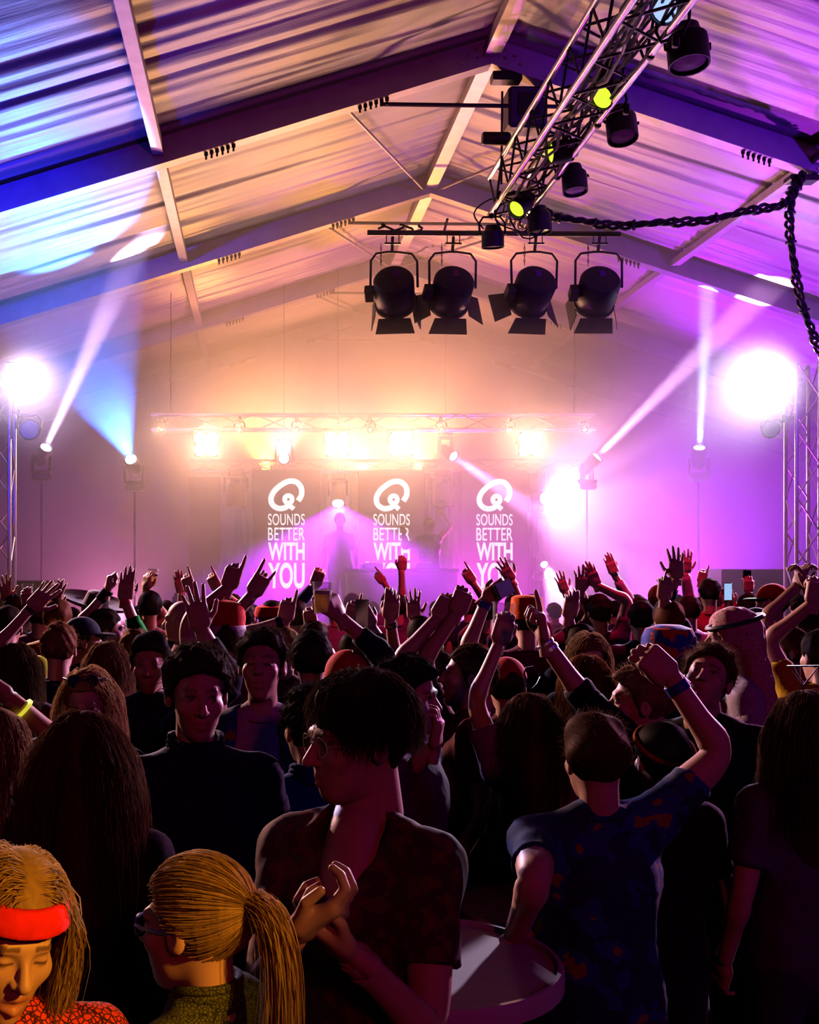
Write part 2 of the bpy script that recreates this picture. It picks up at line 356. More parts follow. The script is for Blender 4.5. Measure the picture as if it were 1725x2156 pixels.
# ------------------------------------------------------------------ stage
ZS = 1.0
deck = empty('stage_deck', (-.9, 19.6, 0), 'low black stage platform behind the crowd', 'stage')
MB().box((-.9, 19.75, ZS - .05), (9.6, 6.1, .10)).build('deck', M_FLOOR, deck)
for k in range(8): MB().box((-.9 - 4.2 + k * 1.2, 16.72, ZS / 2 - .05), (1.18, .03, ZS - .10), None, .004).build('skirt_panel', M_BLACKCLOTH, deck)
for sx in (-1, 1):
    for y in (17.2, 19.6, 22.2): MB().path([(-.9 + sx * 4.5, y, 0), (-.9 + sx * 4.5, y, ZS - .1)], .03, 8).build('leg', M_ALU, deck)
YB = 20.0; PB = F / YB
LETTER = glow('screen_white', (1, .93, .98), 1.5); M_SCREEN = mat('screen_black', (.03, .018, .024), .5, 0, .2, 8, emit=(.5, .12, .2), estr=.05)
def lettering(txt, cx, cy, w, h, bold, parent, y):
    cu = bpy.data.curves.new('lettering', 'FONT'); cu.body = txt; cu.offset = .028 if bold else .004; cu.space_character = 1.0 if bold else 1.04; cu.extrude = .004
    o = bpy.data.objects.new('lettering', cu); COL.objects.link(o); bpy.context.view_layer.update()
    me = bpy.data.meshes.new_from_object(o.evaluated_get(bpy.context.evaluated_depsgraph_get())); bpy.data.objects.remove(o)
    n = len(me.vertices); a = np.empty(n * 3, np.float32); me.vertices.foreach_get('co', a); a = a.reshape(-1, 3)
    lo, hi = a.min(0), a.max(0); b = np.zeros_like(a)
    b[:, 0] = (a[:, 0] - (lo[0] + hi[0]) / 2) / (hi[0] - lo[0]) * w + cx; b[:, 2] = (a[:, 1] - (lo[1] + hi[1]) / 2) / (hi[1] - lo[1]) * h + cy
    b[:, 1] = y - a[:, 2]; off = np.array(parent.parent.location if parent.parent else (0, 0, 0)) + np.array(parent.location)
    me.vertices.foreach_set('co', (b - off).astype(np.float32).ravel()); me.materials.clear(); me.materials.append(LETTER); me.update()
    return link('lettering', me, parent)
for sx, which in ((603, 'leftmost of the three, nearest the blue beam'), (824, 'middle one, behind the performer in white'), (1040, 'rightmost of the three, crossed by a violet beam')):
    c = at(sx, 1140, YB); top = at(sx, 990, YB).z
    root = empty('led_screen', (c.x, YB, ZS), 'tall stage screen with white slogan lettering, ' + which, 'screen', 'slogan screens on the stage')
    MB().box((c.x, YB, (top + ZS) / 2), (1.17, .10, top - ZS), None, .01).build('frame', M_CASE, root)
    sc = MB().box((c.x, YB - .055, (top + ZS) / 2), (1.13, .01, top - ZS - .04)).build('screen', M_SCREEN, root)
    Z = lambda py: 2.1 + (PY - py) / PB; yf = YB - .064
    for t, y0, y1, bold in (('SOUNDS', 1082, 1106, 0), ('BETTER', 1111, 1138, 0), ('WITH', 1142, 1180, 1), ('YOU', 1184.5, 1239, 1)):
        lettering(t, c.x, (Z(y0) + Z(y1)) / 2, 77 / PB, (y1 - y0) / PB, bold, sc, yf)
    k = .1507 / PB; P = lambda q: Vector((c.x + (q[0] - 1082) * k, yf, Z(1007.5) - (q[1] - 315) * k))
    def spl(pts, n=8):
        out = []
        for i in range(len(pts) - 1):
            p0, p1, p2, p3 = [Vector(pts[max(0, min(len(pts) - 1, i + j))]) for j in (-1, 0, 1, 2)]
            for j in range(n):
                t = j / n; out.append(.5 * (2 * p1 + (p2 - p0) * t + (2 * p0 - 5 * p1 + 4 * p2 - p3) * t * t + (3 * p1 - p0 - 3 * p2 + p3) * t ** 3))
        return out + [Vector(pts[-1])]
    lg = MB(); big = [(1245, 628), (1292, 545), (1285, 440), (1215, 365), (1110, 358), (1000, 415), (905, 505), (866, 605), (895, 690), (975, 735), (1060, 725), (1110, 690)]
    lg.path([P(q) for q in spl([(a, b) for a, b in big])], 38 * k, 8)
    lg.path([P((1110 + 52 * math.cos(a), 608 + 52 * math.sin(a))) for a in [i * math.pi / 12 for i in range(24)]], 33 * k, 8, True)
    lg.path([P((1115, 680)), P((1185, 745))], 34 * k, 8)
    for i, v in enumerate(lg.v): lg.v[i] = (v[0], yf + (v[1] - yf) * .12, v[2])
    lg.build('logo', LETTER, sc)
for x0, x1, i in ((466, 534, 0), (677, 752, 1), (897, 969, 2), (1113, 1160, 3)):
    a, b = at(x0, 990, 20.4), at(x1, 990, 20.4); n = 14; V = []; 
    for j in range(n + 1):
        xx = a.x + (b.x - a.x) * j / n; yy = 20.4 + .03 * math.sin(j * 1.9); V += [(xx, yy, ZS), (xx, yy, a.z), (xx, yy + .02, ZS), (xx, yy + .02, a.z)]
    fs = []
    for j in range(n): p = j * 4; fs += [(p, p + 4, p + 5, p + 1), (p + 3, p + 7, p + 6, p + 2), (p + 1, p + 5, p + 7, p + 3)]
    m = MB(); m.v = V; m.f = fs
    tag(m.build('stage_drape', M_WHITECLOTH), ('pale drape left of the first slogan screen', 'pale drape between the first and middle slogan screens', 'pale drape between the middle and last slogan screens', 'narrow pale drape past the last slogan screen')[i], 'drape', 'pale drapes on the stage')
c0, c1 = at(396, 990, 20.3), at(464, 990, 20.3)
tag(MB().box(((c0.x + c1.x) / 2, 20.4, (c0.z + ZS) / 2 - .06), (c1.x - c0.x, .06, c0.z - ZS - .12), None, .01).build('stage_flat', M_BLACKCLOTH), 'dark panel at the far end of the stage backdrop', 'panel')
truss('stage_back_truss', 'slim truss above the slogan screens', at(400, 982, 20.25), at(1240, 982, 20.25), .20, step=.5, rc=.02)
truss('stage_front_truss', 'long truss carrying the row of warm lamps over the stage', at(320, 890, 17.0), at(1250, 890, 17.0), .22, step=.5, rc=.02)
for px in (360, 1210):                                              # wire hangers from the roof carry the truss
    b = at(px, 890, 17.0); tag(MB().path([(b.x, 17.0, b.z + .11), (b.x, 17.0, roof_z(b.x) + .12)], .006, 5).build('steel_wire', M_STEEL), 'thin steel wire holding up the %s end of the lamp truss' % ('left' if px < 800 else 'right'), 'wire')
# DJ desk
dk = empty('dj_desk', at(845, 1250, 17.7).xy.to_3d() + Vector((0, 0, ZS)), 'pale DJ desk on stage in front of the middle slogan screen', 'desk')
dx = dk.location.x; M_DESK = mat('desk_front', (.55, .45, .52), .6, 0, .08, 5)
MB().box((dx, 17.55, ZS + .50), (1.7, .04, 1.0), None, .01).build('front_panel', M_DESK, dk); MB().box((dx, 17.8, ZS + 1.02), (1.75, .6, .05), None, .01).build('top', M_CASE, dk)
for s in (-1, 1): MB().box((dx + s * .83, 17.8, ZS + .5), (.04, .5, 1.0)).build('side_panel', M_DESK, dk)
for s, nm in ((-.45, 'first'), (.38, 'second')):
    pl = empty('dj_player', (dx + s, 17.8, ZS + 1.045), 'black DJ player on the desk, %s from the left' % nm, 'DJ player', 'players on the DJ desk')
    MB().box((dx + s, 17.8, ZS + 1.085), (.32, .38, .08), None, .012).build('body', M_CASE, pl); MB().lathe([(.10, 0), (.10, .02), (.09, .025)], (dx + s, 17.78, ZS + 1.125), (0, 0, 1), 20).build('jog_wheel', M_ALU, pl)

# lamps on the stage truss
GB = glow('blinder_glow', (1, .80, .50), 40); GT = glow('truss_lamp_glow', (1, .85, .65), 30)
def blinder(px, label):
    c = at(px, 935, 16.8); root = empty('blinder_light', c + Vector((0, .1, .30)), label, 'stage light', 'warm blinders under the stage truss')
    MB().box(c + Vector((0, .07, 0)), (.36, .12, .36), None, .02).build('housing', M_CASE, root)
    MB().path([c + Vector((-.2, .07, 0)), c + Vector((-.2, .07, .22)), c + Vector((.2, .07, .22)), c + Vector((.2, .07, 0))], .012, 6).build('bracket', M_STEEL, root)
    for sx in (-1, 1):
        for sz in (-1, 1): MB().lathe([(.086, 0), (.086, .012), (.07, .02), (.004, .024)], c + Vector((sx * .087, .01, sz * .087)), (0, -1, 0), 16).build('lamp', GB, root)
    light_child(root, c + Vector((0, -.06, 0)), at(px + (862 - px) * .3, 1500, 3), (1, .42, .25), K_BLIND, 130, .6, .10)
for px, t in ((435, 'above the dark panel at the stage edge'), (710, 'above the first pale gap, left of centre'), (845, 'above the middle slogan screen'), (1118, 'above the last slogan screen')): blinder(px, 'glaring warm blinder lamp ' + t)
for i, px in enumerate((340, 505, 625, 780, 930, 1075, 1232)):
    c = at(px, 905, 16.85)
    par_can(c, at(px, 1400, 3), 'small bright lamp on the stage truss, %s from the left' % ('first', 'second', 'third', 'fourth', 'fifth', 'sixth', 'seventh')[i], (1, .58, .32), 12 if i == 3 else K_LAMP, 120, r=.055, L=.14, clamp=c + Vector((0, .08, .17)), lens=GT, group='small lamps in a row on the stage truss')

# ------------------------------------------------------------------ towers with floods and moving heads
M_FLOODG = glow('flood_glow', (1, .93, 1), 60)
def tower(px, Y, top_py, label):
    b = at(px, 1190, Y); t = at(px, top_py, Y)
    truss('lighting_tower', label, (b.x, Y, .0), (b.x, Y, t.z), .29, up=(0, 1, 0), step=.40, rc=.024); return b.x, t.z
tx, tz = tower(1690, 14.0, 765, 'upright truss tower at the right edge of the stage'); lx, lz = tower(0, 14.0, 770, 'upright truss tower at the left edge of the stage')
def flood(px, py, Y, tower_x, power, label, col):
    c = at(px, py, Y); root = empty('flood_light', c + Vector((0, .15, .0)), label, 'stage light')
    MB().path([(tower_x, 14.0, c.z), (c.x, 14.0, c.z), c + Vector((0, .16, 0))], .024, 8).build('arm', M_ALU, root)
    MB().box(c + Vector((0, .08, 0)), (.42, .14, .34), None, .03).build('housing', M_CASE, root)
    MB().box(c + Vector((0, .003, 0)), (.36, .012, .28)).build('lens', M_FLOODG, root)
    light_child(root, c + Vector((0, -.06, 0)), (-2.2, 4.0, 1.3), col, power, 54, .9, .12)
flood(45, 790, 13.7, lx, K_FLOODL, 'glaring white flood light on the left tower', (.85, .6, 1))
flood(1620, 790, 13.7, tx, K_FLOODR, 'huge glaring white flood light on the right tower', (.9, .7, 1))
c = at(62, 905, 13.9); par_can(c, at(110, 950, 10), 'unlit round lamp on a bracket under the left flood', (1, 1, 1), 0, 30, r=.13, L=.30, clamp=at(40, 868, 13.95), lens=mat('dead_lens', (.5, .48, .5), .15, 0, .05)); q = at(40, 868, 13.95); tag(MB().path([q, (lx + .1, 14.0, q.z)], .022, 8).build('bracket_arm', M_ALU), 'short tube bracket on the left tower', 'bracket')
c = at(1622, 905, 13.9); par_can(c, at(1500, 1000, 10), 'unlit round lamp on a bracket under the right flood', (1, 1, 1), 0, 30, r=.11, L=.26, clamp=at(1650, 880, 13.95), lens=MATS['dead_lens']); q = at(1650, 880, 13.95); tag(MB().path([q, (tx - .1, 14.0, q.z)], .022, 8).build('bracket_arm', M_ALU), 'short tube bracket on the right tower', 'bracket')
for px, Y, w, h, lab in ((66, 15.2, .62, 1.9, 'dark loudspeaker stack beside the left tower'), (1600, 15.4, 1.3, 2.05, 'wide dark loudspeaker stack beside the right tower')):
    b = at(px, 1190, Y); root = empty('loudspeaker_stack', (b.x, Y, 0), lab, 'speaker'); hh = h / 2
    for k in range(2):
        bx = MB().box((b.x, Y, hh * (k + .5)), (w, .6, hh - .01), None, .015).build('cabinet', M_CASE, root)
        MB().box((b.x, Y - .306, hh * (k + .5)), (w - .06, .012, hh - .07)).build('grille', M_STEEL, bx)

moving_head(at(98, 940, 17), at(250, 600, 15), 'moving head sending a narrow white beam up beside the left tower', (1, .6, 1), K_BEAM * .7, 7, up=-1, foot=0)
moving_head(at(275, 965, 16.5), at(130, 620, 13.6), 'moving head fanning a wide pale blue beam up to the roof', (.04, .22, 1), K_BLUEB, 34, .05, lens=glow('lens_blue', (.6, .85, 1), 25), up=-1, foot=0)
moving_head(at(1260, 960, 17), at(1460, 760, 16), 'moving head sending a thick white beam up to the right', (1, .5, 1), K_BEAM, 8, up=-1, foot=ZS)
moving_head(at(1473, 940, 17), at(1492, 590, 15.6), 'moving head sending a pale blue beam straight up to a rafter', (.35, .6, 1), K_BEAM, 6, up=-1, foot=0)
moving_head(at(957, 962, 18.9), at(1230, 1150, 16.6), 'moving head throwing a violet beam down across the last screen', (.8, .3, 1), K_BEAM * .5, 10, hang=roof_z(1.1) + .30)
moving_head(at(598, 965, 18.9), at(596, 925, 16.4), 'short bright moving head over the first slogan screen', (.8, .7, 1), K_BEAM * .05, 10, hang=roof_z(1.9) + .26)
moving_head(at(712, 1062, 19.2), at(715, 1330, 17.4), 'moving head fanning violet light down over a performer', (.55, .02, 1), K_FAN, 84, lens=glow('lens_violet', (1, .7, 1), 25), r=.10, hang=roof_z(1.0) + .26)
moving_head(at(1150, 1050, 18.5), at(1270, 1062, 17.0), 'moving head glaring pink sideways past the last screen', (1, .35, 1), K_SIDE, 75, r=.10, up=-1, foot=ZS)
moving_head(at(1147, 1190, 18.0), at(1200, 1290, 16.5), 'small lamp low on the stage throwing a pink cone down', (1, .3, 1), K_BEAM * .15, 26, r=.06, up=-1, foot=ZS)
DEAD = MATS['dead_lens']
for px, t in ((497, 'in front of the drape left of the first screen'), (932, 'in front of the drape behind the performer in white')):
    moving_head(at(px, 1066, 20.12), at(px, 1300, 19.9), 'unlit moving head hanging ' + t, (1, 1, 1), 0, 10, lens=DEAD, r=.14, hang=3.80)
# coloured floor washes standing on the stage and beside it, seen only by their light
def wash(px, py, Y, tgt, col, power, deg, label):
    r = par_can(at(px, py, Y), tgt, label, col, power, deg, r=.10, estr=6, name='wash_light'); c = at(px, py, Y) - (Vector(tgt) - at(px, py, Y)).normalized() * .13; ft = ZS if 16.8 < Y < 22.7 and abs(c.x + .9) < 4.7 else 0
    MB().path([(c.x, c.y, ft), (c.x, c.y, c.z - .06)], .012, 8).build('stand_pole', M_STEEL, r); MB().lathe([(.16, 0), (.16, .012), (.03, .02)], (c.x, c.y, ft), (0, 0, 1), 14).build('stand_base', M_STEEL, r); return r
wash(560, 985, 21.5, (-2.2, 14.3, 6.7), WARM, K_WARM, 50, 'warm wash lamp behind the first slogan screen'); wash(880, 985, 21.5, (.5, 14.3, 7), WARM, K_WARM * .85, 50, 'warm wash lamp behind the middle slogan screen')
wash(760, 985, 22.2, (-.6, 18, 7), (1, .34, .2), K_PEACH, 140, 'peach wash lamp at the back of the stage')
wash(1330, 1318, 18.5, (6.2, 15.5, 4.6), (.42, .015, 1), K_VIO, 96, 'violet wash lamp low beside the stage, hidden by the crowd'); wash(1850, 1180, 12.8, (5.0, 9, 6.5), VIOLET, K_VIO2, 90, 'violet wash lamp beyond the right tower')
wash(980, 1318, 19.0, (0, 13.5, 6.5), (.75, .04, .75), K_MAG, 125, 'added magenta wash lamp low behind the desk');  wash(-150, 1180, 12.8, (-6.0, 9, 6), BLUE, K_BLUE, 90, 'deep blue wash lamp beyond the left tower'); wash(250, 1318, 18.5, (-5, 17, 4.0), PINK, K_PINK, 140, 'pink wash lamp low beside the stage, hidden by the crowd')  # the magenta wash is unseen, added to tint the roof mauve

for px, py, tg, col, k, lab in ((-420, 720, (-2.6, 5.5, 1.6), (1, .50, .42), 1., 'added warm rim light on a stand beyond the left tower'), (2250, 720, (-1.4, 5.0, 1.6), (1, .36, .85), 1.1, 'added pink rim light on a stand beyond the right tower')):  # unseen side lights, added to rim the crowd from behind
    wash(px, py, 12.2, tg, col, K_BACK * k, 44, lab)
# ------------------------------------------------------------------ truss over the crowd with its fixtures
TX, TZ, TW, TY1 = .34, 6.07, .40, 12.2
truss('overhead_truss', 'box truss running under the ridge over the crowd', (TX, 5.3, TZ), (TX, TY1, TZ), TW, step=.30, rc=.027, rd=.012, mat_l=M_STEEL)
rng = random.Random(3)
for k in range(12):
    pts = []; bx, bz = TX + rng.uniform(-.16, .2), TZ + rng.uniform(-.22, .16)
    for i in range(30): pts.append((bx + .035 * math.sin(i * .9 + k) + rng.uniform(-.02, .02), 5.4 + i * .235, bz + .04 * math.sin(i * .6 + k * 2) - .02 * (i % 3)))
    tag(MB().path(pts, .013, 6).build('cable', M_RUBBER), 'black power cable strung along inside the overhead truss', 'cable', 'cables along the overhead truss')
M_TIE = mat('cable_tie', (.02, .02, .025), .5)
for k in range(6):                                                  # loose loops hanging at the truss end
    c = Vector((TX + rng.uniform(-.35, .3), TY1 - rng.uniform(.0, .5), TZ - rng.uniform(.1, .3))); rr = rng.uniform(.08, .2); a0 = rng.uniform(0, 6)
    tag(MB().path([c + Vector((rr * math.cos(a0 + t * .45), .08 * math.sin(t), rr * .8 * math.sin(a0 + t * .45) - .012 * t)) for t in range(13)], .009, 6).build('cable_loop', M_RUBBER), 'thin black cable looped at the stage end of the overhead truss', 'cable', 'loose loops at the truss end')
GY = glow('lens_yellow_green', (.80, .95, .05), 1.1); GBW = glow('lens_ice', (.35, .50, 1), 1.3)
xr = TX + TW / 2
def on_truss(px, py, Y, tx_, ty_, tY, lab, lens, r, L):
    c = at(px, py, Y); cl = Vector((xr if px > 1090 else TX - TW / 2, c.y + .02, TZ - TW / 2)); 
    if (cl - c).length < r + .1: cl = c + (cl - c).normalized() * (r + .14)
    return par_can(c, at(tx_, ty_, tY), lab, (1, 1, .6), 0, 30, r=r, L=L, clamp=cl, lens=lens, group='par cans on the overhead truss')
on_truss(1398, 20, 7.9, 1200, 160, 7.2, 'par can with an ice blue lens at the near end of the overhead truss', GBW, .11, .30)
rd = on_truss(1452, 138, 8.3, 1470, 330, 8.2, 'large dark par can pointing down at the near end of the overhead truss', DEAD, .15, .32); light_child(rd, at(1452, 150, 8.3), (-1.0, 10.2, 1.2), (1, .02, .12), K_RED, 86, .8, .1)  # added red fill for the middle of the crowd, placed at this dark can
on_truss(1266, 207, 9.2, 1090, 330, 8.6, 'par can with a yellow-green lens halfway along the overhead truss', GY, .105, .28)
on_truss(1312, 292, 9.6, 1330, 460, 9.4, 'square-bodied unlit par can pointing down halfway along the truss', DEAD, .13, .30)
on_truss(1157, 322, 10.4, 950, 350, 10.3, 'par can seen edge-on with a thin lit rim under the truss', GY, .105, .27)
on_truss(1212, 405, 10.9, 1225, 560, 10.8, 'unlit par can hanging on a side arm off the truss', DEAD, .12, .28)
on_truss(1086, 442, 11.6, 960, 560, 11.2, 'par can with a yellow-green lens near the stage end of the truss', GY, .105, .27)
on_truss(1138, 490, 11.9, 1150, 640, 11.9, 'unlit par can pointing down beside the cable run', DEAD, .125, .28)
on_truss(1038, 522, 12.1, 1040, 700, 12.2, 'pointed black lamp hanging at the stage end of the truss', DEAD, .12, .24)
# chain hoist from the first rafter
hp = at(1062, 160, YR[0]); hb = at(1112, 235, YR[0] + .1)
ho = empty('chain_hoist', (hp.x, YR[0], hp.z), 'dark chain hoist hanging from the first ridge joint above the truss', 'hoist')
MB().box((hp.x + .02, YR[0], roof_z(hp.x) - .085), (.30, .16, .09), None, .01).build('beam_clamp', M_STEEL, ho)
lk = []; z = roof_z(hp.x) - .14; k = 0
while z > hb.z + .26:
    MB().path([(hp.x + (.022 * math.cos(a) if k % 2 else 0), YR[0] + (0 if k % 2 else .022 * math.cos(a)), z - .035 + .038 * math.sin(a)) for a in [i * math.pi / 5 for i in range(10)]], .009, 5, True).build('chain_link', M_STEEL, ho); z -= .058; k += 1
M_HOIST = mat('hoist_case', (.05, .03, .08), .5, .2, .2, 10)
bd = MB().box((hb.x - .03, YR[0] + .1, hb.z), (.40, .30, .42), None, .03).build('body', M_HOIST, ho); MB().box((hb.x - .03, YR[0] - .058, hb.z + .02), (.22, .02, .22), None, .008).build('cover', M_CASE, bd)
MB().path([(hp.x - .02, YR[0], hb.z + .16), (hp.x - .03, YR[0], TZ - .1)], .012, 6).build('load_chain', M_STEEL, ho)
mb = at(1045, 292, 11.3); tag(MB().lathe([(.055, -.14), (.065, -.12), (.065, .12), (.05, .14)], mb, (1, 0, 0), 14).build('motor_drum', M_CASE), 'short black drum motor beside the truss under the hoist', 'motor')

# ------------------------------------------------------------------ cross bar with four fresnel lamps
YF = 12.6; b0, b1 = at(774, 490, YF), at(1306, 493, YF)
bar = empty('lamp_bar', (b0 + b1) / 2, 'long black bar hung across the end of the overhead truss', 'lamp bar')
MB().path([b0, b1], .030, 10).build('tube', M_STEEL, bar, True)
for f in (.30, .62): p = b0.lerp(b1, f); MB().path([p, (p.x, p.y - .25, TZ - TW / 2)], .014, 6).build('hanger', M_STEEL, bar)
tag(MB().path([b0 + Vector((.12 + .5 * t + .05 * math.sin(t * 30), .02 * math.cos(t * 20), .05 + .045 * math.sin(t * 14))) for t in [i / 24 for i in range(25)]], .014, 6).build('cable', M_RUBBER), 'coiled black cable lying on the left end of the lamp bar', 'cable')
M_STK = mat('sticker_ochre', (.30, .26, .08), .7); M_STK2 = mat('sticker_violet', (.20, .10, .20), .7)
M_FRES = mat('fresnel_case', (.022, .016, .024), .55, .1, .25, 14, .1)
def fresnel(px, label, flaps, stk, turn):
    c = at(px, 592, YF); r = .228; top = at(px - 2, 494, YF)
    d = Vector((math.sin(R(turn)) * .8, .80 * math.cos(R(turn)), -.52)).normalized(); x, u, _ = basis(d)
    root = empty('fresnel_lamp', top, label, 'stage light', 'fresnel lamps on the bar')
    bd = MB().lathe([(r * .55, -.05), (r * .90, -.035), (r, 0), (r, .24), (r * .95, .26), (r * .95, .33), (r * 1.02, .33), (r * 1.02, .36), (r * .85, .36), (r * .85, .33)], c, d, 28).build('body', M_FRES, root, True)
    lb = MB().box(c - d * .052 + u * .07 + x * .02, (.07, .004, .10), Matrix((x, d, u)).transposed()).build('sticker', stk, bd)
    MB().lathe([(.012, 0), (.012, .03)], c - d * .03 - u * .10 + x * .06, -d, 8).build('knob', mat('red_knob', (.5, .02, .02), .5), bd)
    MB().box(c + d * .13 - x * (r + .05) - u * .05, (.10, .16, .12), Matrix((x, d, u)).transposed(), .01).build('tilt_lock', M_CASE, bd)
    y0 = c + d * .10; w = r + .035; yz = top.z - .17
    MB().path([y0 - x * w, Vector(((y0 - x * w).x, y0.y, yz - .10)), Vector(((y0 - x * (w - .06)).x, y0.y, yz - .02)), Vector((c.x - .05, y0.y, yz)), Vector((c.x + .05, y0.y, yz)), Vector(((y0 + x * (w - .06)).x, y0.y, yz - .02)), Vector(((y0 + x * w).x, y0.y, yz - .10)), y0 + x * w], .014, 7).build('yoke', M_FRES, root, True)
    cl = MB().path([(top.x, top.y, top.z - .02), (top.x, y0.y - .02, yz)], .017, 8)
    for s in (-1, 1): cl.path([(top.x + s * .07, top.y, top.z + .03), (top.x + s * .07, top.y, top.z - .10)], .006, 5)
    cl.box((top.x, top.y, top.z - .10), (.18, .03, .02)); cl.build('hook_clamp', M_STEEL, root)
    ch = MB()
    for i in range(7): ch.path([(top.x - .13 + .007 * math.cos(a) * (i % 2), top.y, top.z - .12 - i * .035 + .02 * math.sin(a)) for a in [j * math.pi / 4 for j in range(8)]], .004, 4, True)
    ch.build('safety_chain', M_STEEL, root)
    fc = c + d * .355                                               # barn door: four flaps on hinges round the front ring
    for ax, sd, wd, ang in (('u', -1, .36, flaps[0]), ('x', -1, .34, flaps[1]), ('x', 1, .34, flaps[2]), ('u', 1, .36, flaps[3])):
        n = (u if ax == 'u' else x) * sd; t = x if ax == 'u' else u; o = fc + n * r * .96; e = Vector(); e = (d * math.cos(R(ang)) + n * math.sin(R(ang)))
        m = MB(); th = d.cross(t) * 0 + (e.cross(t)).normalized() * .004
        q = [o - t * wd * .50, o + t * wd * .50, o + t * wd * .62 + e * .20, o - t * wd * .62 + e * .20]
        m.v = [tuple(p + th) for p in q] + [tuple(p - th) for p in q]; m.f = [(0, 1, 2, 3), (7, 6, 5, 4)] + [(i, (i + 1) % 4, (i + 1) % 4 + 4, i + 4) for i in range(4)]
        m.build('barn_door', M_FRES, root)
    return root
fresnel(829, 'black fresnel lamp on the bar, first from the left with one door hanging down', (12, 15, 20, 10), M_STK2, 10)
fresnel(957, 'black fresnel lamp on the bar with an ochre sticker, second from the left', (15, 62, 62, 10), M_STK, -4)
fresnel(1131, 'black fresnel lamp on the bar, third from the left with doors spread wide', (15, 66, 50, 10), M_STK2, -8)
fresnel(1265, 'black fresnel lamp on the bar, last on the right by the cable run', (12, 10, 18, 10), M_STK2, 2)

# ------------------------------------------------------------------ cable run slung from the truss to the first rafter and down
def bundle(label, pts, n=3, r=.019, tw=7.0, rr=.028):
    pts = [Vector(p) for p in pts]; root = empty('cable_bundle', pts[0], label, 'cable', 'cable run to the rafter'); S2 = []
    for i in range(len(pts) - 1):
        p0, p1, p2, p3 = [pts[max(0, min(len(pts) - 1, i + j))] for j in (-1, 0, 1, 2)]
        for j in range(10):
            t = j / 10; S2.append(.5 * (2 * p1 + (p2 - p0) * t + (2 * p0 - 5 * p1 + 4 * p2 - p3) * t * t + (3 * p1 - p0 - 3 * p2 + p3) * t ** 3))
    S2.append(pts[-1])
    for k in range(n):
        q = []
        for i, p in enumerate(S2):
            d = (S2[min(i + 1, len(S2) - 1)] - S2[max(i - 1, 0)]); x, u, _ = basis(d, (0, 1, 0)); a = i * tw / 10 + k * 6.283 / n
            q.append(p + (x * math.cos(a) + u * math.sin(a)) * rr * (1 + .5 * math.sin(i * .37 + k)))
        MB().path(q, r, 7).build('cable', M_RUBBER, root, True)
    for i in range(6, len(S2) - 3, 9):
        d = (S2[i + 1] - S2[i - 1]).normalized(); MB().lathe([(.055, -.012), (.058, 0), (.055, .012)], S2[i], d, 10).build('tie', M_TIE, root)
    return root
ya, yb = 12.1, 11.42
bundle('thick bundle of black cables slung from the truss towards the right rafter', [at(1148, 452, ya), at(1210, 464, 12.0), at(1300, 474, 11.9), at(1390, 470, 11.7), at(1490, 462, 11.6), at(1580, 444, 11.5), at(1650, 428, yb), at(1672, 396, yb), at(1690, 362, yb)])
bundle('bundle of black cables dropping from the right rafter past the flood light', [at(1694, 366, yb - .05), at(1668, 420, yb), at(1664, 480, yb), at(1672, 560, yb), at(1690, 640, yb), at(1712, 706, yb), at(1740, 760, yb)], 3, .017)
bk = at(1688, 352, YR[0]); tag(MB().box((bk.x, YR[0], roof_z(bk.x) - .11), (.30, .18, .06), None, .01).build('beam_clamp', M_STEEL), 'dark clamp under the right rafter holding the cables', 'clamp')

# ------------------------------------------------------------------ organic shapes: distance fields turned into meshes
f4 = np.float32
def A3(*v): return np.array(v, f4)
def cap(P, a, b, r0, r1):
    a, b = np.asarray(a, f4), np.asarray(b, f4); pa = P - a; ba = b - a
    h = np.clip(pa @ ba / max(float(ba @ ba), 1e-9), 0, 1)
    q = pa - h[:, None] * ba; return np.sqrt((q * q).sum(1)) - (r0 + (r1 - r0) * h)
def ell(P, c, r):
    q = P - np.asarray(c, f4); r = np.asarray(r, f4); k0 = np.sqrt(((q / r) ** 2).sum(1)); k1 = np.sqrt(((q / r ** 2) ** 2).sum(1))
    return k0 * (k0 - 1) / np.maximum(k1, 1e-6)
def rbox(P, c, h, r):
    q = np.abs(P - np.asarray(c, f4)) - (np.asarray(h, f4) - r)
    return np.sqrt((np.maximum(q, 0) ** 2).sum(1)) + np.minimum(q.max(1), 0) - r
def smin(a, b, k):
    h = np.clip(.5 + .5 * (b - a) / k, 0, 1); return b * (1 - h) + a * h - k * h * (1 - h)
def smax(a, b, k): return -smin(-a, -b, k)
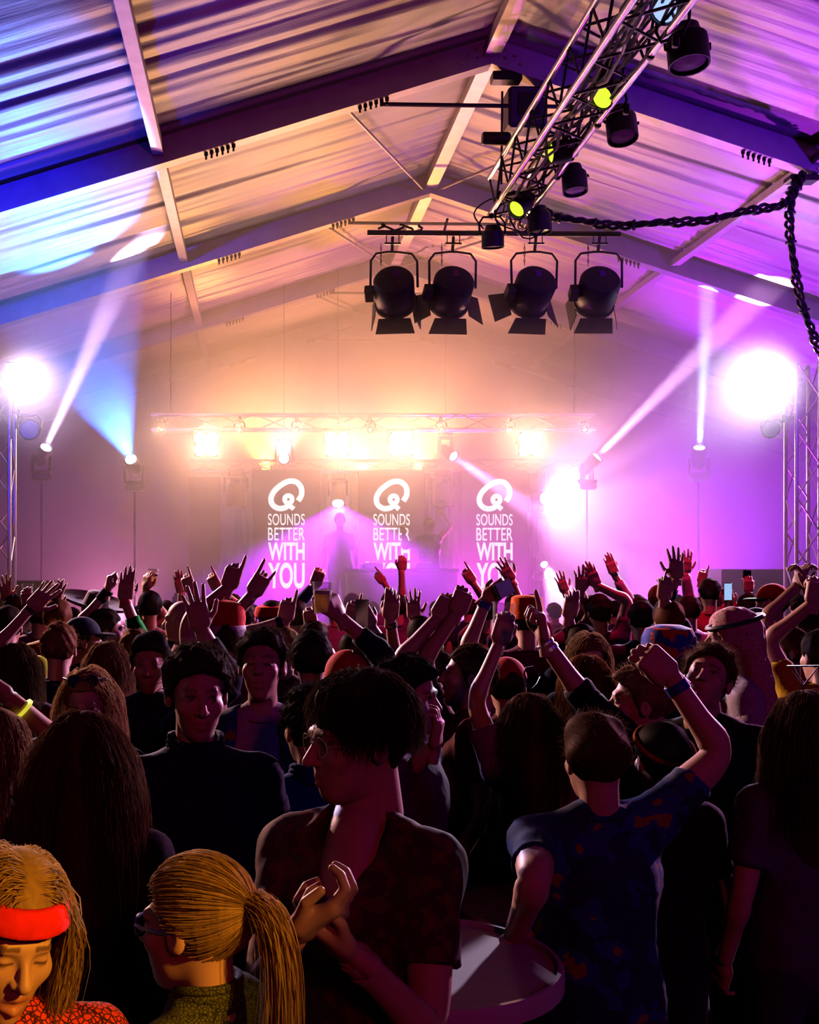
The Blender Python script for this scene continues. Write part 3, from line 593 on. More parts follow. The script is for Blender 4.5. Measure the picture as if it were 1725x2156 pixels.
def sdf_mesh(f, lo, hi, h, project=True):
    """surface nets: (vertices, quads) of f = 0"""
    lo = np.asarray(lo, f4); n = np.ceil((np.asarray(hi) - lo) / h).astype(int) + 1
    g = np.stack(np.meshgrid(*[lo[i] + h * np.arange(n[i], dtype=f4) for i in range(3)], indexing='ij'), -1)
    v = f(g.reshape(-1, 3)).reshape(n).astype(f4); c = n - 1
    acc = np.zeros((*c, 3), f4); cnt = np.zeros(c, f4); ins = v < 0; quads = []; edges = []
    for ax in range(3):
        b, d = [i for i in range(3) if i != ax]
        s0 = [slice(None)] * 3; s1 = [slice(None)] * 3; s0[ax] = slice(0, -1); s1[ax] = slice(1, None)
        v0, v1 = v[tuple(s0)], v[tuple(s1)]; cr = (v0 < 0) != (v1 < 0)
        I = np.argwhere(cr)
        if not len(I): continue
        t = v0[cr] / (v0[cr] - v1[cr]); p = I.astype(f4); p[:, ax] += t
        for ob in (0, 1):
            for od in (0, 1):
                J = I.copy(); J[:, b] -= ob; J[:, d] -= od
                ok = ((J >= 0) & (J < c)).all(1); J = J[ok]
                np.add.at(acc, tuple(J.T), p[ok]); np.add.at(cnt, tuple(J.T), 1)
        edges.append((ax, b, d, I, v0[cr] < 0))
    act = cnt > 0; idx = np.full(c, -1, np.int32); idx[act] = np.arange(act.sum()); V = lo + h * (acc[act] / cnt[act][:, None])
    for ax, b, d, I, s in edges:
        ok = (I[:, b] > 0) & (I[:, d] > 0) & (I[:, b] < c[b]) & (I[:, d] < c[d]); I, s = I[ok], s[ok]; q = []
        for ob, od in ((0, 0), (1, 0), (1, 1), (0, 1)):
            J = I.copy(); J[:, b] -= ob; J[:, d] -= od; q.append(idx[tuple(J.T)])
        q = np.stack(q, 1); flip = s if ax != 1 else ~s
        q[flip] = q[flip][:, ::-1]; quads.append(q[:, ::-1])
    if project and len(V):
        e = h * .25; d0 = f(V); G = np.stack([f(V + A3(e, 0, 0)) - d0, f(V + A3(0, e, 0)) - d0, f(V + A3(0, 0, e)) - d0], 1) / e
        V = V - np.clip(d0 / np.maximum((G * G).sum(1), .2), -h * .6, h * .6)[:, None] * G
    return V.astype(f4), np.concatenate(quads) if quads else np.zeros((0, 4), np.int32)
def catmull(pts, n=6):
    pts = np.asarray(pts, float); out = []
    for i in range(len(pts) - 1):
        p0, p1, p2, p3 = [pts[max(0, min(len(pts) - 1, i + j))] for j in (-1, 0, 1, 2)]
        for j in range(n):
            t = j / n; out.append(.5 * (2 * p1 + (p2 - p0) * t + (2 * p0 - 5 * p1 + 4 * p2 - p3) * t * t + (3 * p1 - p0 - 3 * p2 + p3) * t ** 3))
    return np.array(out + [pts[-1]])
def tube_np(pts, rad, n=10, flat=None):
    """tube along points (m,3) with radii (m,), closed by end fans"""
    pts = np.asarray(pts, f4); m = len(pts); d = np.gradient(pts, axis=0); d /= np.linalg.norm(d, axis=1)[:, None] + 1e-9
    x = np.cross(d[0], (0, 1, 0)) if abs(d[0][1]) < .9 else np.cross(d[0], (1, 0, 0)); V = []
    for i in range(m):
        x = x - d[i] * (x @ d[i]); x = x / (np.linalg.norm(x) + 1e-9); u = np.cross(d[i], x); a = np.arange(n) * 2 * np.pi / n
        V.append(pts[i] + rad[i] * (np.cos(a)[:, None] * x + np.sin(a)[:, None] * u))
    V = np.concatenate(V + [pts[:1], pts[-1:]]); k = np.arange(n); q = []
    for i in range(m - 1): q.append(np.stack([i * n + k, i * n + (k + 1) % n, (i + 1) * n + (k + 1) % n, (i + 1) * n + k], 1))
    q = np.concatenate(q); e0, e1 = m * n, m * n + 1
    t = np.concatenate([np.stack([np.full(n, e0), (k + 1) % n, k], 1), np.stack([np.full(n, e1), (m - 1) * n + k, (m - 1) * n + (k + 1) % n], 1)])
    return V.astype(f4), q, t
class Geo:
    """collects vertex and face arrays of one mesh"""
    def __init__(s): s.v = []; s.q = []; s.t = []; s.c = []; s.n = 0
    def add(s, V, q=None, t=None, col=None):
        if q is not None and len(q): s.q.append(np.asarray(q) + s.n)
        if t is not None and len(t): s.t.append(np.asarray(t) + s.n)
        s.v.append(np.asarray(V, f4)); s.c.append(np.ones((len(V), 3), f4) if col is None else col); s.n += len(V); return s
    def mesh(s, name, m, color=False):
        V = np.concatenate(s.v); fs = ([np.concatenate(s.q)] if s.q else []) + ([np.concatenate(s.t)] if s.t else [])
        me = mesh_np(name, V, fs, m)
        if color:
            a = me.color_attributes.new('tint', 'FLOAT_COLOR', 'POINT'); c = np.concatenate(s.c); a.data.foreach_set('color', np.concatenate([c, np.ones((len(c), 1), f4)], 1).ravel())
        return me
def ribbons(paths, w, taper=True, rng=None):
    """flat strands: paths (N,S,3)"""
    N, Sg, _ = paths.shape; d = np.gradient(paths, axis=1); rv = (rng or np.random.default_rng(0)).normal(size=(N, 1, 3)); sd = np.cross(d, rv); sd /= np.linalg.norm(sd, axis=2)[:, :, None] + 1e-9
    ww = (w * (np.linspace(1, .25, Sg) if taper else np.ones(Sg)))[None, :, None]
    V = np.stack([paths - sd * ww / 2, paths + sd * ww / 2], 2).reshape(-1, 3)
    i = (np.arange(N)[:, None] * Sg + np.arange(Sg - 1)[None, :]).ravel() * 2
    return V.astype(f4), np.stack([i, i + 1, i + 3, i + 2], 1)

# ------------------------------------------------------------------ skin and hair materials
def skin_mat(name, col):
    m = mat(name, col, .48, 0, .06, 20, .05, spec=.5); nt = m.node_tree; b = nt.nodes['Principled BSDF']; src = b.inputs['Base Color'].links[0].from_socket
    a = nt.nodes.new('ShaderNodeAttribute'); a.attribute_name = 'tint'; mx = nt.nodes.new('ShaderNodeMix'); mx.data_type = 'RGBA'; mx.blend_type = 'MULTIPLY'; mx.inputs[0].default_value = 1
    nt.links.new(src, mx.inputs[6]); nt.links.new(a.outputs['Color'], mx.inputs[7]); nt.links.new(mx.outputs[2], b.inputs['Base Color']); return m
SKIN = {'light': skin_mat('skin_light', (.60, .34, .25)), 'tan': skin_mat('skin_tan', (.46, .25, .17)), 'dark': skin_mat('skin_dark', (.13, .065, .04))}
def hair_mat(name, col):
    if name in MATS: return MATS[name]
    m = bpy.data.materials.new(name); m.use_nodes = True; nt = m.node_tree; nt.nodes.clear(); N = nt.nodes.new; L = nt.links.new
    o = N('ShaderNodeOutputMaterial'); d = N('ShaderNodeBsdfDiffuse'); t = N('ShaderNodeBsdfTranslucent'); g = N('ShaderNodeBsdfGlossy'); g.inputs['Roughness'].default_value = .55
    m1 = N('ShaderNodeMixShader'); m2 = N('ShaderNodeMixShader'); m1.inputs[0].default_value = .35; m2.inputs[0].default_value = .05
    tc = N('ShaderNodeTexCoord'); mp = N('ShaderNodeMapping'); mp.inputs['Scale'].default_value = (90, 90, 8); n = N('ShaderNodeTexNoise'); n.inputs['Scale'].default_value = 1.2
    r = N('ShaderNodeValToRGB'); c = Vector(col); r.color_ramp.elements[0].color = (*(c * .55), 1); r.color_ramp.elements[1].color = (*(c * 1.45), 1)
    L(tc.outputs['Object'], mp.inputs[0]); L(mp.outputs[0], n.inputs['Vector']); L(n.outputs[0], r.inputs[0])
    for s in (d, t): L(r.outputs[0], s.inputs[0])
    g.inputs[0].default_value = (*[min(1, q * 1.2 + .15) for q in col], 1)
    L(d.outputs[0], m1.inputs[1]); L(t.outputs[0], m1.inputs[2]); L(m1.outputs[0], m2.inputs[1]); L(g.outputs[0], m2.inputs[2]); L(m2.outputs[0], o.inputs[0]); MATS[name] = m; return m
HAIR = {'black': (.012, .008, .007), 'dark': (.030, .016, .010), 'brown': (.085, .040, .020), 'red': (.16, .055, .02), 'blond': (.42, .25, .10), 'light': (.26, .15, .07)}
HM = {k: hair_mat('hair_' + k, v) for k, v in HAIR.items()}

# ------------------------------------------------------------------ head, hair and hand templates (local: x right, y forward, z up)
CRAN = ((0, -.016, .036), (.074, .095, .086))
def head_sdf(P, openm=0., fem=0):
    Q = P.copy(); Q[:, 0] = np.abs(Q[:, 0])                       # the face is mirror symmetric
    f = ell(P, *CRAN); f = smin(f, ell(P, (0, .030, -.038), (.056 - .003 * fem, .064, .080)), .035)
    f = smin(f, ell(P, (0, .060, -.096 - .015 * openm), (.020 - .003 * fem, .018, .017)), .03)
    f = smin(f, ell(Q, (.036, .060, -.022), (.024, .022, .022)), .02)
    f = smin(f, cap(P, (-.032, .080, .024), (.032, .080, .024), .010, .010), .018)
    f = smax(f, -ell(Q, (.031, .103, .004), (.018, .016, .013)), .012)
    f = smin(f, ell(Q, (.030, .074, .003), (.0135, .0135, .0125)), .003)
    f = smin(f, cap(P, (0, .086, .014), (0, .110, -.026), .006, .0115), .010); f = smin(f, ell(Q, (.011, .096, -.029), (.009, .010, .008)), .006)
    f = smin(f, cap(Q, (0, .090, -.057), (.018, .082, -.059), .0075, .004), .006); f = smin(f, cap(Q, (0, .088, -.071 - .02 * openm), (.016, .081, -.069 - .016 * openm), .0085, .004), .006)
    f = smax(f, -cap(Q, (0, .101, -.064 - .010 * openm), (.018, .088, -.064 - .008 * openm), .0035 + .010 * openm, .002), .004)
    e = ell(Q, (.077, -.010, -.004), (.011, .020, .031)); e = smax(e, -ell(Q, (.088, -.002, -.002), (.007, .011, .019)), .006); f = smin(f, e, .008)
    return smin(f, cap(P, (0, -.030, -.05), (0, -.036, -.15), .050 - .006 * fem, .052 - .006 * fem), .03)
TPL = {}
def head_tpl(vox, openm=0., fem=0, eyes=1):
    k = ('head', vox, openm, fem, eyes)
    if k not in TPL:
        V, q = sdf_mesh(lambda P: head_sdf(P, openm, fem), (-.105, -.135, -.19), (.105, .14, .14), vox); c = np.ones((len(V), 3), f4); x, y, z = np.abs(V[:, 0]), V[:, 1], V[:, 2]
        lip = (y > .076) & (x < .021) & (z > -.082 - .03 * openm) & (z < -.050); c[lip] = (.90, .62, .62)
        brow = (y > .062) & (x > .012) & (x < .047) & (np.abs(z - (.028 - .10 * np.maximum(x - .03, 0))) < .0030 + vox * .3); c[brow] = (.30, .26, .24)
        eye = (y > .072) & (np.hypot((x - .030) * .9, (z - .002) * 1.9) < .0108)
        if eyes: c[eye] = (1.0, 1.25, 1.35); c[eye & (np.hypot(x - .030, z - .003) < .0060)] = (.04, .04, .05)
        lash = (y > .070) & (np.abs(z - (.0115 if eyes else .0)) < .0022 + vox * .2) & (np.abs(x - .030) < .014); c[lash] = (.15, .11, .10)
        TPL[k] = (V, q, c)
    return TPL[k]
def vnoise(P, s, seed):
    """cheap smooth noise"""
    r = np.random.default_rng(seed); out = np.zeros(len(P), f4)
    for i in range(5):
        d = r.normal(size=3) * s; out += np.sin(P @ d.astype(f4) + r.uniform(0, 6.3)).astype(f4)
    return out / 3
LINES = {'short': ((-.14, -.11), (-.07, -.085), (-.02, -.05), (.012, -.012), (.03, .02), (.05, .052), (.08, .074), (.14, .09)),
         'mop': ((-.14, -.12), (-.07, -.10), (-.045, -.065), (-.030, -.012), (-.010, .004), (.02, -.012), (.04, .008), (.06, .022), (.085, .034), (.14, .034)),
         'cap': ((-.14, -.08), (-.05, -.06), (.0, -.02), (.03, .03), (.06, .07), (.14, .08))}
def hair_tpl(style, vox, seed):
    k = ('hair', style, vox, seed)
    if k in TPL: return TPL[k]
    th, amp, fr, ln = {'short': (.014, .004, 90, 'short'), 'curly': (.018, .008, 120, 'short'), 'afro': (.017, .003, 160, 'short'), 'mop': (.017, .013, 55, 'mop'), 'quiff': (.013, .008, 70, 'short'), 'cap': (.012, .002, 80, 'cap'), 'long': (.017, .003, 60, 'cap'), 'pony': (.010, .002, 60, 'cap')}[style]
    ly = np.array(LINES[ln])
    def f(P):
        r = np.array(CRAN[1], f4) + th; d = ell(P, CRAN[0], r)
        if style in ('quiff', 'curly', 'mop'): d = smin(d, ell(P, (.012 if style == 'quiff' else 0, .035, .080), (.055, .052, .045)), .03)
        d = d - amp * vnoise(P, fr, seed)
        zl = np.interp(P[:, 1], ly[:, 0], ly[:, 1]).astype(f4) + ((.012 if style == 'mop' else .007) * vnoise(P * A3(1, .4, 0), 110, seed) if style != 'cap' else 0)
        d = smax(d, (zl - P[:, 2]) * .7, .008)
        if style != 'mop': d = smax(d, -ell(np.abs(P) * A3(1, 0, 0) + P * A3(0, 1, 1), (.092 if style == 'mop' else .088, -.004, -.012), (.02, .021, .033)), .004)
        if style == 'long':                                        # the mass that falls behind the neck
            d = smin(d, ell(P, (0, -.070, -.10), (.088, .045, .15)), .05); d = smin(d, ell(P, (0, -.092, -.27), (.095, .035, .15)), .06)
        return d
    TPL[k] = sdf_mesh(f, (-.14, -.17, -.44 if style == 'long' else -.14), (.14, .16, .18), vox, style != 'curly'); return TPL[k]
def hair_strands(style, V, rng, n, w, L):
    """fly-away strands growing from the hair surface"""
    i = rng.integers(0, len(V), n); p = V[i].astype(float); c = np.array(CRAN[0]); nrm = p - c; nrm /= np.linalg.norm(nrm, axis=1)[:, None]
    ok = (nrm[:, 2] > -.3); p, nrm = p[ok], nrm[ok]; n = len(p); t = np.linspace(0, 1, 5)[None, :, None]
    curl = {'curly': 1.0, 'afro': .7}.get(style, .25); tan = rng.normal(size=(n, 3)) * .55; tan[:, 2] -= {'mop': .5, 'long': .8}.get(style, .1); tan -= nrm * (tan * nrm).sum(1)[:, None] * .6
    out = .75
    if style == 'mop': tan = tan * .5 + np.array((0, .25, -.95)) * (nrm[:, 2:3] < .75) + np.stack([np.sign(p[:, 0]) * .3, .5 * np.ones(n), -.2 * np.ones(n)], 1) * (nrm[:, 2:3] >= .75); out = .28
    LL = L * rng.uniform(.4, 1.3, n)[:, None, None]; b = np.cross(nrm, tan); ph = rng.uniform(0, 6.3, n)[:, None, None]
    return p[:, None] - nrm[:, None] * .006 + LL * (nrm[:, None] * t * out + tan[:, None] * t * t * .8) + curl * .006 * (np.sin(t * 11 + ph) * b[:, None] + np.cos(t * 11 + ph) * tan[:, None]) * t
def fall_strands(rng, n, L, segs=11, part=0., spread=1., face=1, back_only=False):
    """long hair: strands from the scalp that fall over head, neck and shoulders"""
    c, r = np.array(CRAN[0]), np.array(CRAN[1]) + .012
    u = rng.normal(size=(n * 3, 3)); u[:, 2] = np.abs(u[:, 2]); u /= np.linalg.norm(u, axis=1)[:, None]; u = u[(u[:, 2] > .12) & (u[:, 1] < .72)][:n]; n = len(u)
    p = c + u * r; side = np.sign(p[:, 0] - part + rng.normal(size=n) * .004); d = u * .3 + np.stack([side * .75, -.45 - .2 * rng.random(n), .15 * np.ones(n)], 1); d /= np.linalg.norm(d, axis=1)[:, None]
    seg = L * rng.uniform(.75, 1.1, n)[:, None] / (segs - 1); out = [p.copy()]; lift = rng.uniform(0, .018, n); wav = rng.uniform(0, 6.3, n)
    for s in range(1, segs):
        d = d * .52 + np.array([0, 0, -1.]) * .48 + rng.normal(size=(n, 3)) * .05; d /= np.linalg.norm(d, axis=1)[:, None]; p = p + d * seg
        p[:, 0] += .004 * spread * np.sin(s * 1.1 + wav); p[:, 1] += .003 * np.cos(s * .9 + wav * 2)
        for cc, rr in ((c, r), (np.array((0, -.005, -.09)), np.array((.066, .070, .12))), (np.array((0, -.035, -.44)), np.array((.235, .125, .23)))):
            q = (p - cc) / (rr + lift[:, None]); k = np.linalg.norm(q, axis=1); inn = k < 1; p[inn] = cc + (q[inn] / k[inn][:, None]) * (rr + lift[inn][:, None])
        if face:
            fr = (p[:, 1] > .035) & (np.abs(p[:, 0]) < .074) & (p[:, 2] < .07); p[fr, 0] = side[fr] * .078; p[fr, 1] = np.minimum(p[fr, 1], .06)
        if back_only: p[:, 1] = np.minimum(p[:, 1], -.03 + .05 * (np.abs(p[:, 0]) > .07))
        out.append(p.copy())
    return np.stack(out, 1)
POSE = {'open': ((.12, .06, .08, .14), (-.05, -.016, .016, .06), .35), 'spread': ((.10, .05, .06, .10), (-.20, -.06, .08, .24), .0), 'point': ((.05, 1.35, 1.4, 1.4), (-.02, 0, 0, 0), 1.0), 'fist': ((1.35, 1.4, 1.4, 1.35), (0, 0, 0, 0), 1.0),
        'relax': ((.35, .45, .5, .55), (-.05, 0, .02, .06), .5), 'grip': ((.75, .8, .8, .75), (-.04, 0, .02, .05), .35), 'peace': ((.05, .05, 1.4, 1.4), (-.14, .12, 0, 0), 1.0), 'horns': ((.06, 1.4, 1.4, .1), (-.08, 0, 0, .12), .9)}
def hand_tpl(pose, vox):
    """right hand, wrist at the origin, fingers along +z, palm towards +y, thumb on -x"""
    k = ('hand', pose, vox)
    if k in TPL: return TPL[k]
    curl, sp, th = POSE[pose]; chains = []
    for i, (x, z, L) in enumerate(((-.029, .086, .073), (-.0095, .091, .081), (.0105, .088, .075), (.029, .079, .059))):
        p = np.array((x, 0., z)); a = 0.; pts = [p.copy()]
        for s, (fr, w) in enumerate(((.44, .75), (.31, 1.15), (.25, .75))):
            a += curl[i] * w; d = np.array((math.sin(sp[i]) * math.cos(a), math.sin(a), math.cos(sp[i]) * math.cos(a))); p = p + d * L * fr; pts.append(p.copy())
        chains.append(pts)
    t0 = np.array((-.026, .004, .018)); o = np.array((-.062, .018, .050)); e = np.array((-.078, .022, .086)); ci = np.array((-.030, .034, .052)); ce = np.array((-.006, .040, .070))
    th_m = o * (1 - th) + ci * th; th_e = e * (1 - th) + ce * th
    def f(P):
        d = rbox(P, (0, 0, .048), (.041, .015, .044), .014); d = smin(d, ell(P, (-.022, .010, .034), (.020, .014, .030)), .012); Q = P * A3(1, 1.35, 1)
        d = smin(d, cap(Q, (0, 0, -.05), (0, 0, .02), .0265, .027), .018)
        for i, pts in enumerate(chains):
            r = (.0090, .0093, .0088, .0076)[i]; c = cap(P, pts[0] - (0, 0, .012), pts[1], r * 1.06, r); c = np.minimum(c, cap(P, pts[1], pts[2], r, r * .92)); c = np.minimum(c, cap(P, pts[2], pts[3], r * .92, r * .78)); d = smin(d, c, .0055)
        c = cap(P, t0, th_m, .0145, .0105); c = np.minimum(c, cap(P, th_m, th_e, .0105, .0085)); return smin(d, c, .007)
    TPL[k] = sdf_mesh(f, (-.11, -.05, -.05), (.09, .11, .20), vox); return TPL[k]
def core_tpl():
    """torso and legs under the clothes"""
    if 'core' not in TPL:
        def f(P):
            Q = P.copy(); Q[:, 0] = np.abs(Q[:, 0]); d = ell(P, (0, 0, .96), (.15, .095, .12)); d = smin(d, ell(P, (0, 0, 1.14), (.125, .085, .16)), .05); d = smin(d, ell(P, (0, .0, 1.31), (.140, .100, .15)), .05)
            d = smin(d, cap(Q, (0, -.01, 1.40), (.13, -.01, 1.39), .045, .04), .04); d = smin(d, cap(Q, (.085, 0, .92), (.095, .012, .50), .080, .050), .04); return smin(d, cap(Q, (.095, .012, .50), (.10, -.015, .08), .048, .035), .02)
        TPL['core'] = sdf_mesh(f, (-.27, -.17, .02), (.27, .17, 1.52), .046)
    return TPL['core']
def trousers_mesh():
    if 'trousers' not in TPL:
        def f(P):
            Q = P.copy(); Q[:, 0] = np.abs(Q[:, 0]); d = ell(P, (0, 0, .96), (.18, .13, .15)); d = smin(d, cap(Q, (.088, 0, .90), (.098, .015, .50), .097, .068), .03); d = smin(d, cap(Q, (.098, .015, .50), (.10, -.01, .05), .066, .062), .02)
            return smax(smax(d + .004 * vnoise(P, 25, 4), P[:, 2] - 1.03, .01), .05 - P[:, 2], .01)
        V, q = sdf_mesh(f, (-.27, -.2, .0), (.27, .2, 1.08), .03); g = Geo().add(V, q); TPL['trousers'] = g.mesh('trousers', None)
        def s(P): return smax(smin(ell(P, (0, .06, .045), (.048, .13, .05)), ell(P, (0, -.02, .07), (.045, .06, .06)), .03), .003 - P[:, 2], .004)
        V, q = sdf_mesh(s, (-.07, -.12, -.02), (.07, .22, .16), .022); TPL['shoe'] = Geo().add(V, q).mesh('shoe', M_CASE)
    return TPL['trousers'], TPL['shoe']

# ------------------------------------------------------------------ one person
def rotz(a): return np.array(((math.cos(a), -math.sin(a), 0), (math.sin(a), math.cos(a), 0), (0, 0, 1)))
def head_rot(yaw, pitch, roll):
    cp, sp, cr, sr = math.cos(pitch), math.sin(pitch), math.cos(roll), math.sin(roll)
    return rotz(yaw) @ np.array(((1, 0, 0), (0, cp, -sp), (0, sp, cp))) @ np.array(((cr, 0, sr), (0, 1, 0), (-sr, 0, cr)))
SPOTS = []
def clear_depth(hx, hy, Y, zb, need=.37):
    """a depth near Y at which nobody else stands in the same place (the head stays on its line of sight)"""
    if Y < 4.65: SPOTS.append((at(hx, hy, Y).x, Y, .40)); return Y
    for d in (0, .08, -.08, .16, -.16, .24, -.24, .34, -.34, .45, -.45, .6, -.6, .8, -.8):
        y = Y + d * (.6 if Y < 4 else 1 if Y < 8 else 1.4); p = at(hx, hy, y); H = p.z - zb + .125
        if 1.5 < H < 1.97 and all(math.hypot(p.x - a, y - b) > (r if r > .41 else min(r, need)) for a, b, r in SPOTS): break
    else: y = Y; p = at(hx, hy, y)
    SPOTS.append((p.x, y, .40)); return y
PANTS = [cloth((.02, .022, .035), 'denim_dark'), cloth((.012, .012, .014), 'trouser_black'), cloth((.05, .06, .10), 'denim_blue')]
COUNT = [0]
def person(label, hx, hy, Y, yaw=0, pitch=0, roll=0, turn=None, hair='short', hc='dark', top=(.03, .03, .035), sleeve='short', L=None, Rr=None, skin='light', fem=0, openm=0., eyes=1, zbase=0., topmat=None, vneck=0, build=1., group=None, hairL=.3, cat='person', cuff=0., collar=0):
    """head centre given by photo pixel and depth; turn = head yaw relative to the picture when it differs from the body's.
    L, Rr: arms as (elbow px, wrist px, hand pose, finger direction px or None, depth offset[, palm])"""
    COUNT[0] += 1; seed = COUNT[0]; rng = np.random.default_rng(seed * 13 + 5)
    Y = clear_depth(hx, hy, Y, zbase); hc_w = at(hx, hy, Y); H = hc_w.z - zbase + .125; s = H / 1.78; base = np.array((hc_w.x, Y, zbase)); by = R(yaw); hy_ = R(yaw if turn is None else turn); Rb = rotz(by)
    vox = .0042 if Y < 2.3 else .0056 if Y < 4.65 else .0085 if Y < 7 else .0135
    hz = np.array((0, 0, hc_w.z - zbase)); hs = .5 + .5 * s if not fem else (.5 + .5 * s) * .97
    Rh = head_rot(hy_, R(pitch), R(roll)); g = Geo(); wb = build * (.90 if fem else 1.) * s
    V, q, c = head_tpl(vox, openm, fem, eyes); g.add(V @ (Rh.T * hs) + hz, q, col=c)
    V, q = core_tpl(); g.add((V * np.array((wb, wb, s))) @ Rb.T, q)
    nb = Rb @ np.array((0, -.014, 1.47 * s)); nt_ = hz + Rh @ np.array((0, -.026, -.06)) * hs; nk = catmull([nb, nb * .4 + nt_ * .6 + Rb @ np.array((0, -.004, 0)), nt_], 5); rn = (.047 if fem else .055) * hs
    g.add(*tube_np(nk, np.linspace(rn * .98, rn * .92, len(nk)), 14))
    if vneck: ck = np.array([(0, -.012, 1.53), (0, .004, 1.47), (0, .030, 1.40), (0, .048, 1.32)]) * s; g.add(*tube_np(ck @ Rb.T, np.array((.046, .060, .066, .060)) * s, 18))
    L1, L2 = .285 * s, .255 * s; fr = Rb @ np.array((0, 1, 0)); arms = []
    for sd, spec in ((-1, L), (1, Rr)):
        Sh = np.array((sd * .168 * wb, -.01, 1.43 * s)); k = 1.
        if spec is None:
            Wl = Sh + np.array((sd * .07, .06 + .05 * rng.random(), -.50 * s)); S_ = Rb @ Sh; W_ = Rb @ Wl; pole = Rb @ np.array((sd * .5, -1., -.2)); pose, fd, palm = 'relax', None, Rb @ np.array((-sd * 1., .2, 0)); raised = 0
        else:
            el, wr, pose, fpx, dY = spec[:5]; W_ = np.array(at(wr[0], wr[1], Y + dY)) - base; up = np.clip((W_[2] - Sh[2]) / .5, 0, 1); raised = up; Sh = Sh + np.array((-sd * .025, 0, .045)) * up; S_ = Rb @ Sh
            dist = np.linalg.norm(W_ - S_); mx = (L1 + L2) * .985
            if dist > mx:
                k = min(dist / mx, 1.22)
                if dist > mx * 1.22:                                # move the wrist along its ray towards the shoulder's depth
                    W_ = S_ + (W_ - S_) / dist * mx * 1.22
            pole = (np.array(at(el[0], el[1], Y + dY * .5)) - base) - (S_ + W_) / 2 if el and len(el) == 2 else np.array(el) if el else Rb @ np.array((sd * .6, -.6, -.3))
            fd = None; palm = np.array(spec[5]) if len(spec) > 5 else fr
            if fpx is not None: sc = (Y + dY) / F; fd = np.array(RT) * fpx[0] * sc + np.array((0, 0, -fpx[1] * sc)); fd = fd / (np.linalg.norm(fd) + 1e-9)
        a1, a2 = L1 * k, L2 * k; dv = W_ - S_; dist = max(np.linalg.norm(dv), .06); dv = dv / dist; x = np.clip((a1 * a1 - a2 * a2 + dist * dist) / (2 * dist), -a1, a1); hgt = math.sqrt(max(a1 * a1 - x * x, 0)); pole = pole - dv * (pole @ dv); pl = np.linalg.norm(pole)
        pole = pole / pl if pl > 1e-4 else np.array((0, 0, -1.)); E_ = S_ + dv * x + pole * hgt; fa = (W_ - E_) / (np.linalg.norm(W_ - E_) + 1e-9)
        m = (.84 if fem else 1.) * s ** .5 * (.5 + .5 * build); pts = catmull([S_, S_ * .5 + E_ * .5, S_ * .12 + E_ * .88, E_ * .86 + W_ * .14, E_ * .55 + W_ * .45, W_], 4); u = np.linspace(0, 1, len(pts))
        rad = np.interp(u, (0, .2, .42, .52, .62, .8, 1), (.052, .050, .041, .039, .043, .033, .0265)) * m; nsd = 16 if Y < 4.5 else 10; g.add(*tube_np(pts, rad, nsd))
        fdir = fa if fd is None else (fd * .85 + fa * .15); fdir = fdir / np.linalg.norm(fdir); pn = palm - fdir * (palm @ fdir)
        if np.linalg.norm(pn) < .15: pn = np.array((.3, 0, 1.)) - fdir * fdir[2]
        pn = pn / np.linalg.norm(pn); xx = np.cross(pn, fdir); M = np.stack([xx, pn, fdir], 1); hv = (.0042 if Y < 4.65 else .0066 if Y < 7 else .0090) if spec is not None else (.007 if Y < 4.65 else .012)
        V, q = hand_tpl(pose, hv); hm = (.92 if fem else 1.02) * s ** .5 * 1.04
        if sd < 0: V = V * A3(-1, 1, 1); q = q[:, ::-1]
        g.add((V * hm) @ M.T + W_, q); arms.append((S_, E_, W_, fdir, pn, xx, rad, u, pts, hm, sd))
    body = link('person', g.mesh('person', SKIN[skin], True), None, base); tag(body, label, cat, group)
    # shirt
    Ri = Rb.T; aL = [(Ri @ a[0], Ri @ a[1]) for a in arms]; noise_s = seed; sl = .62 if sleeve == 'short' else 0 if sleeve == 'none' else 1.
    ns_, ne = Ri @ (nb - np.array((0, 0, .02))), Ri @ (nt_ + np.array((0, 0, .03)))
    def shirt(P):
        d = ell(P / A3(wb, wb, s), (0, 0, .98), (.185, .135, .17)) * s; d = smin(d, ell(P / A3(wb, wb, s), (0, 0, 1.14), (.165, .122, .18)) * s, .06); d = smin(d, ell(P / A3(wb, wb, s), (0, .004, 1.31), (.180, .128, .165)) * s, .06)
        if fem: Q = P / A3(wb, wb, s); Q[:, 0] = np.abs(Q[:, 0]); d = smin(d, ell(Q, (.075, .10, 1.27), (.062, .055, .065)) * s, .03)
        for (a, b), sg in zip(aL, (-1, 1)):
            d = smin(d, cap(P, A3(0, -.022, 1.495 * s), a, .052 * s, .058 * s), .05)
            e = a + (b - a) * (sl if sl else .02); ax = (b - a) / np.linalg.norm(b - a); c = cap(P, a, e + ax * .03, .060 * s, (.060 if sl else .05) * s); c = smax(c, (P - e.astype(f4)) @ ax.astype(f4), .006); d = smin(d, c, .05)
        d = d + .0045 * vnoise(P * A3(1, 1, .55), 30, noise_s) + .002 * vnoise(P, 75, noise_s + 9)
        if vneck: d = smax(smax(d, -cap(P, A3(0, .03, 1.50 * s), A3(0, .17, 1.33 * s), .075, .004), .006), -cap(P, A3(0, .07, 1.49 * s), A3(0, .09, 1.62 * s), .078, .085), .006)
        return smax(d, .86 * s - P[:, 2], .01)
    lo = np.min([np.minimum(a, b) for a, b in aL] + [np.array((-.26, -.2, .84 * s))], 0) - .09; hi = np.max([np.maximum(a, b) for a, b in aL] + [np.array((.26, .22, 1.5 * s))], 0) + .09
    V, q = sdf_mesh(shirt, lo, hi, .012 if Y < 2.8 else .016 if Y < 4.65 else .024 if Y < 7 else .034); sg = Geo().add(V @ Rb.T, q)
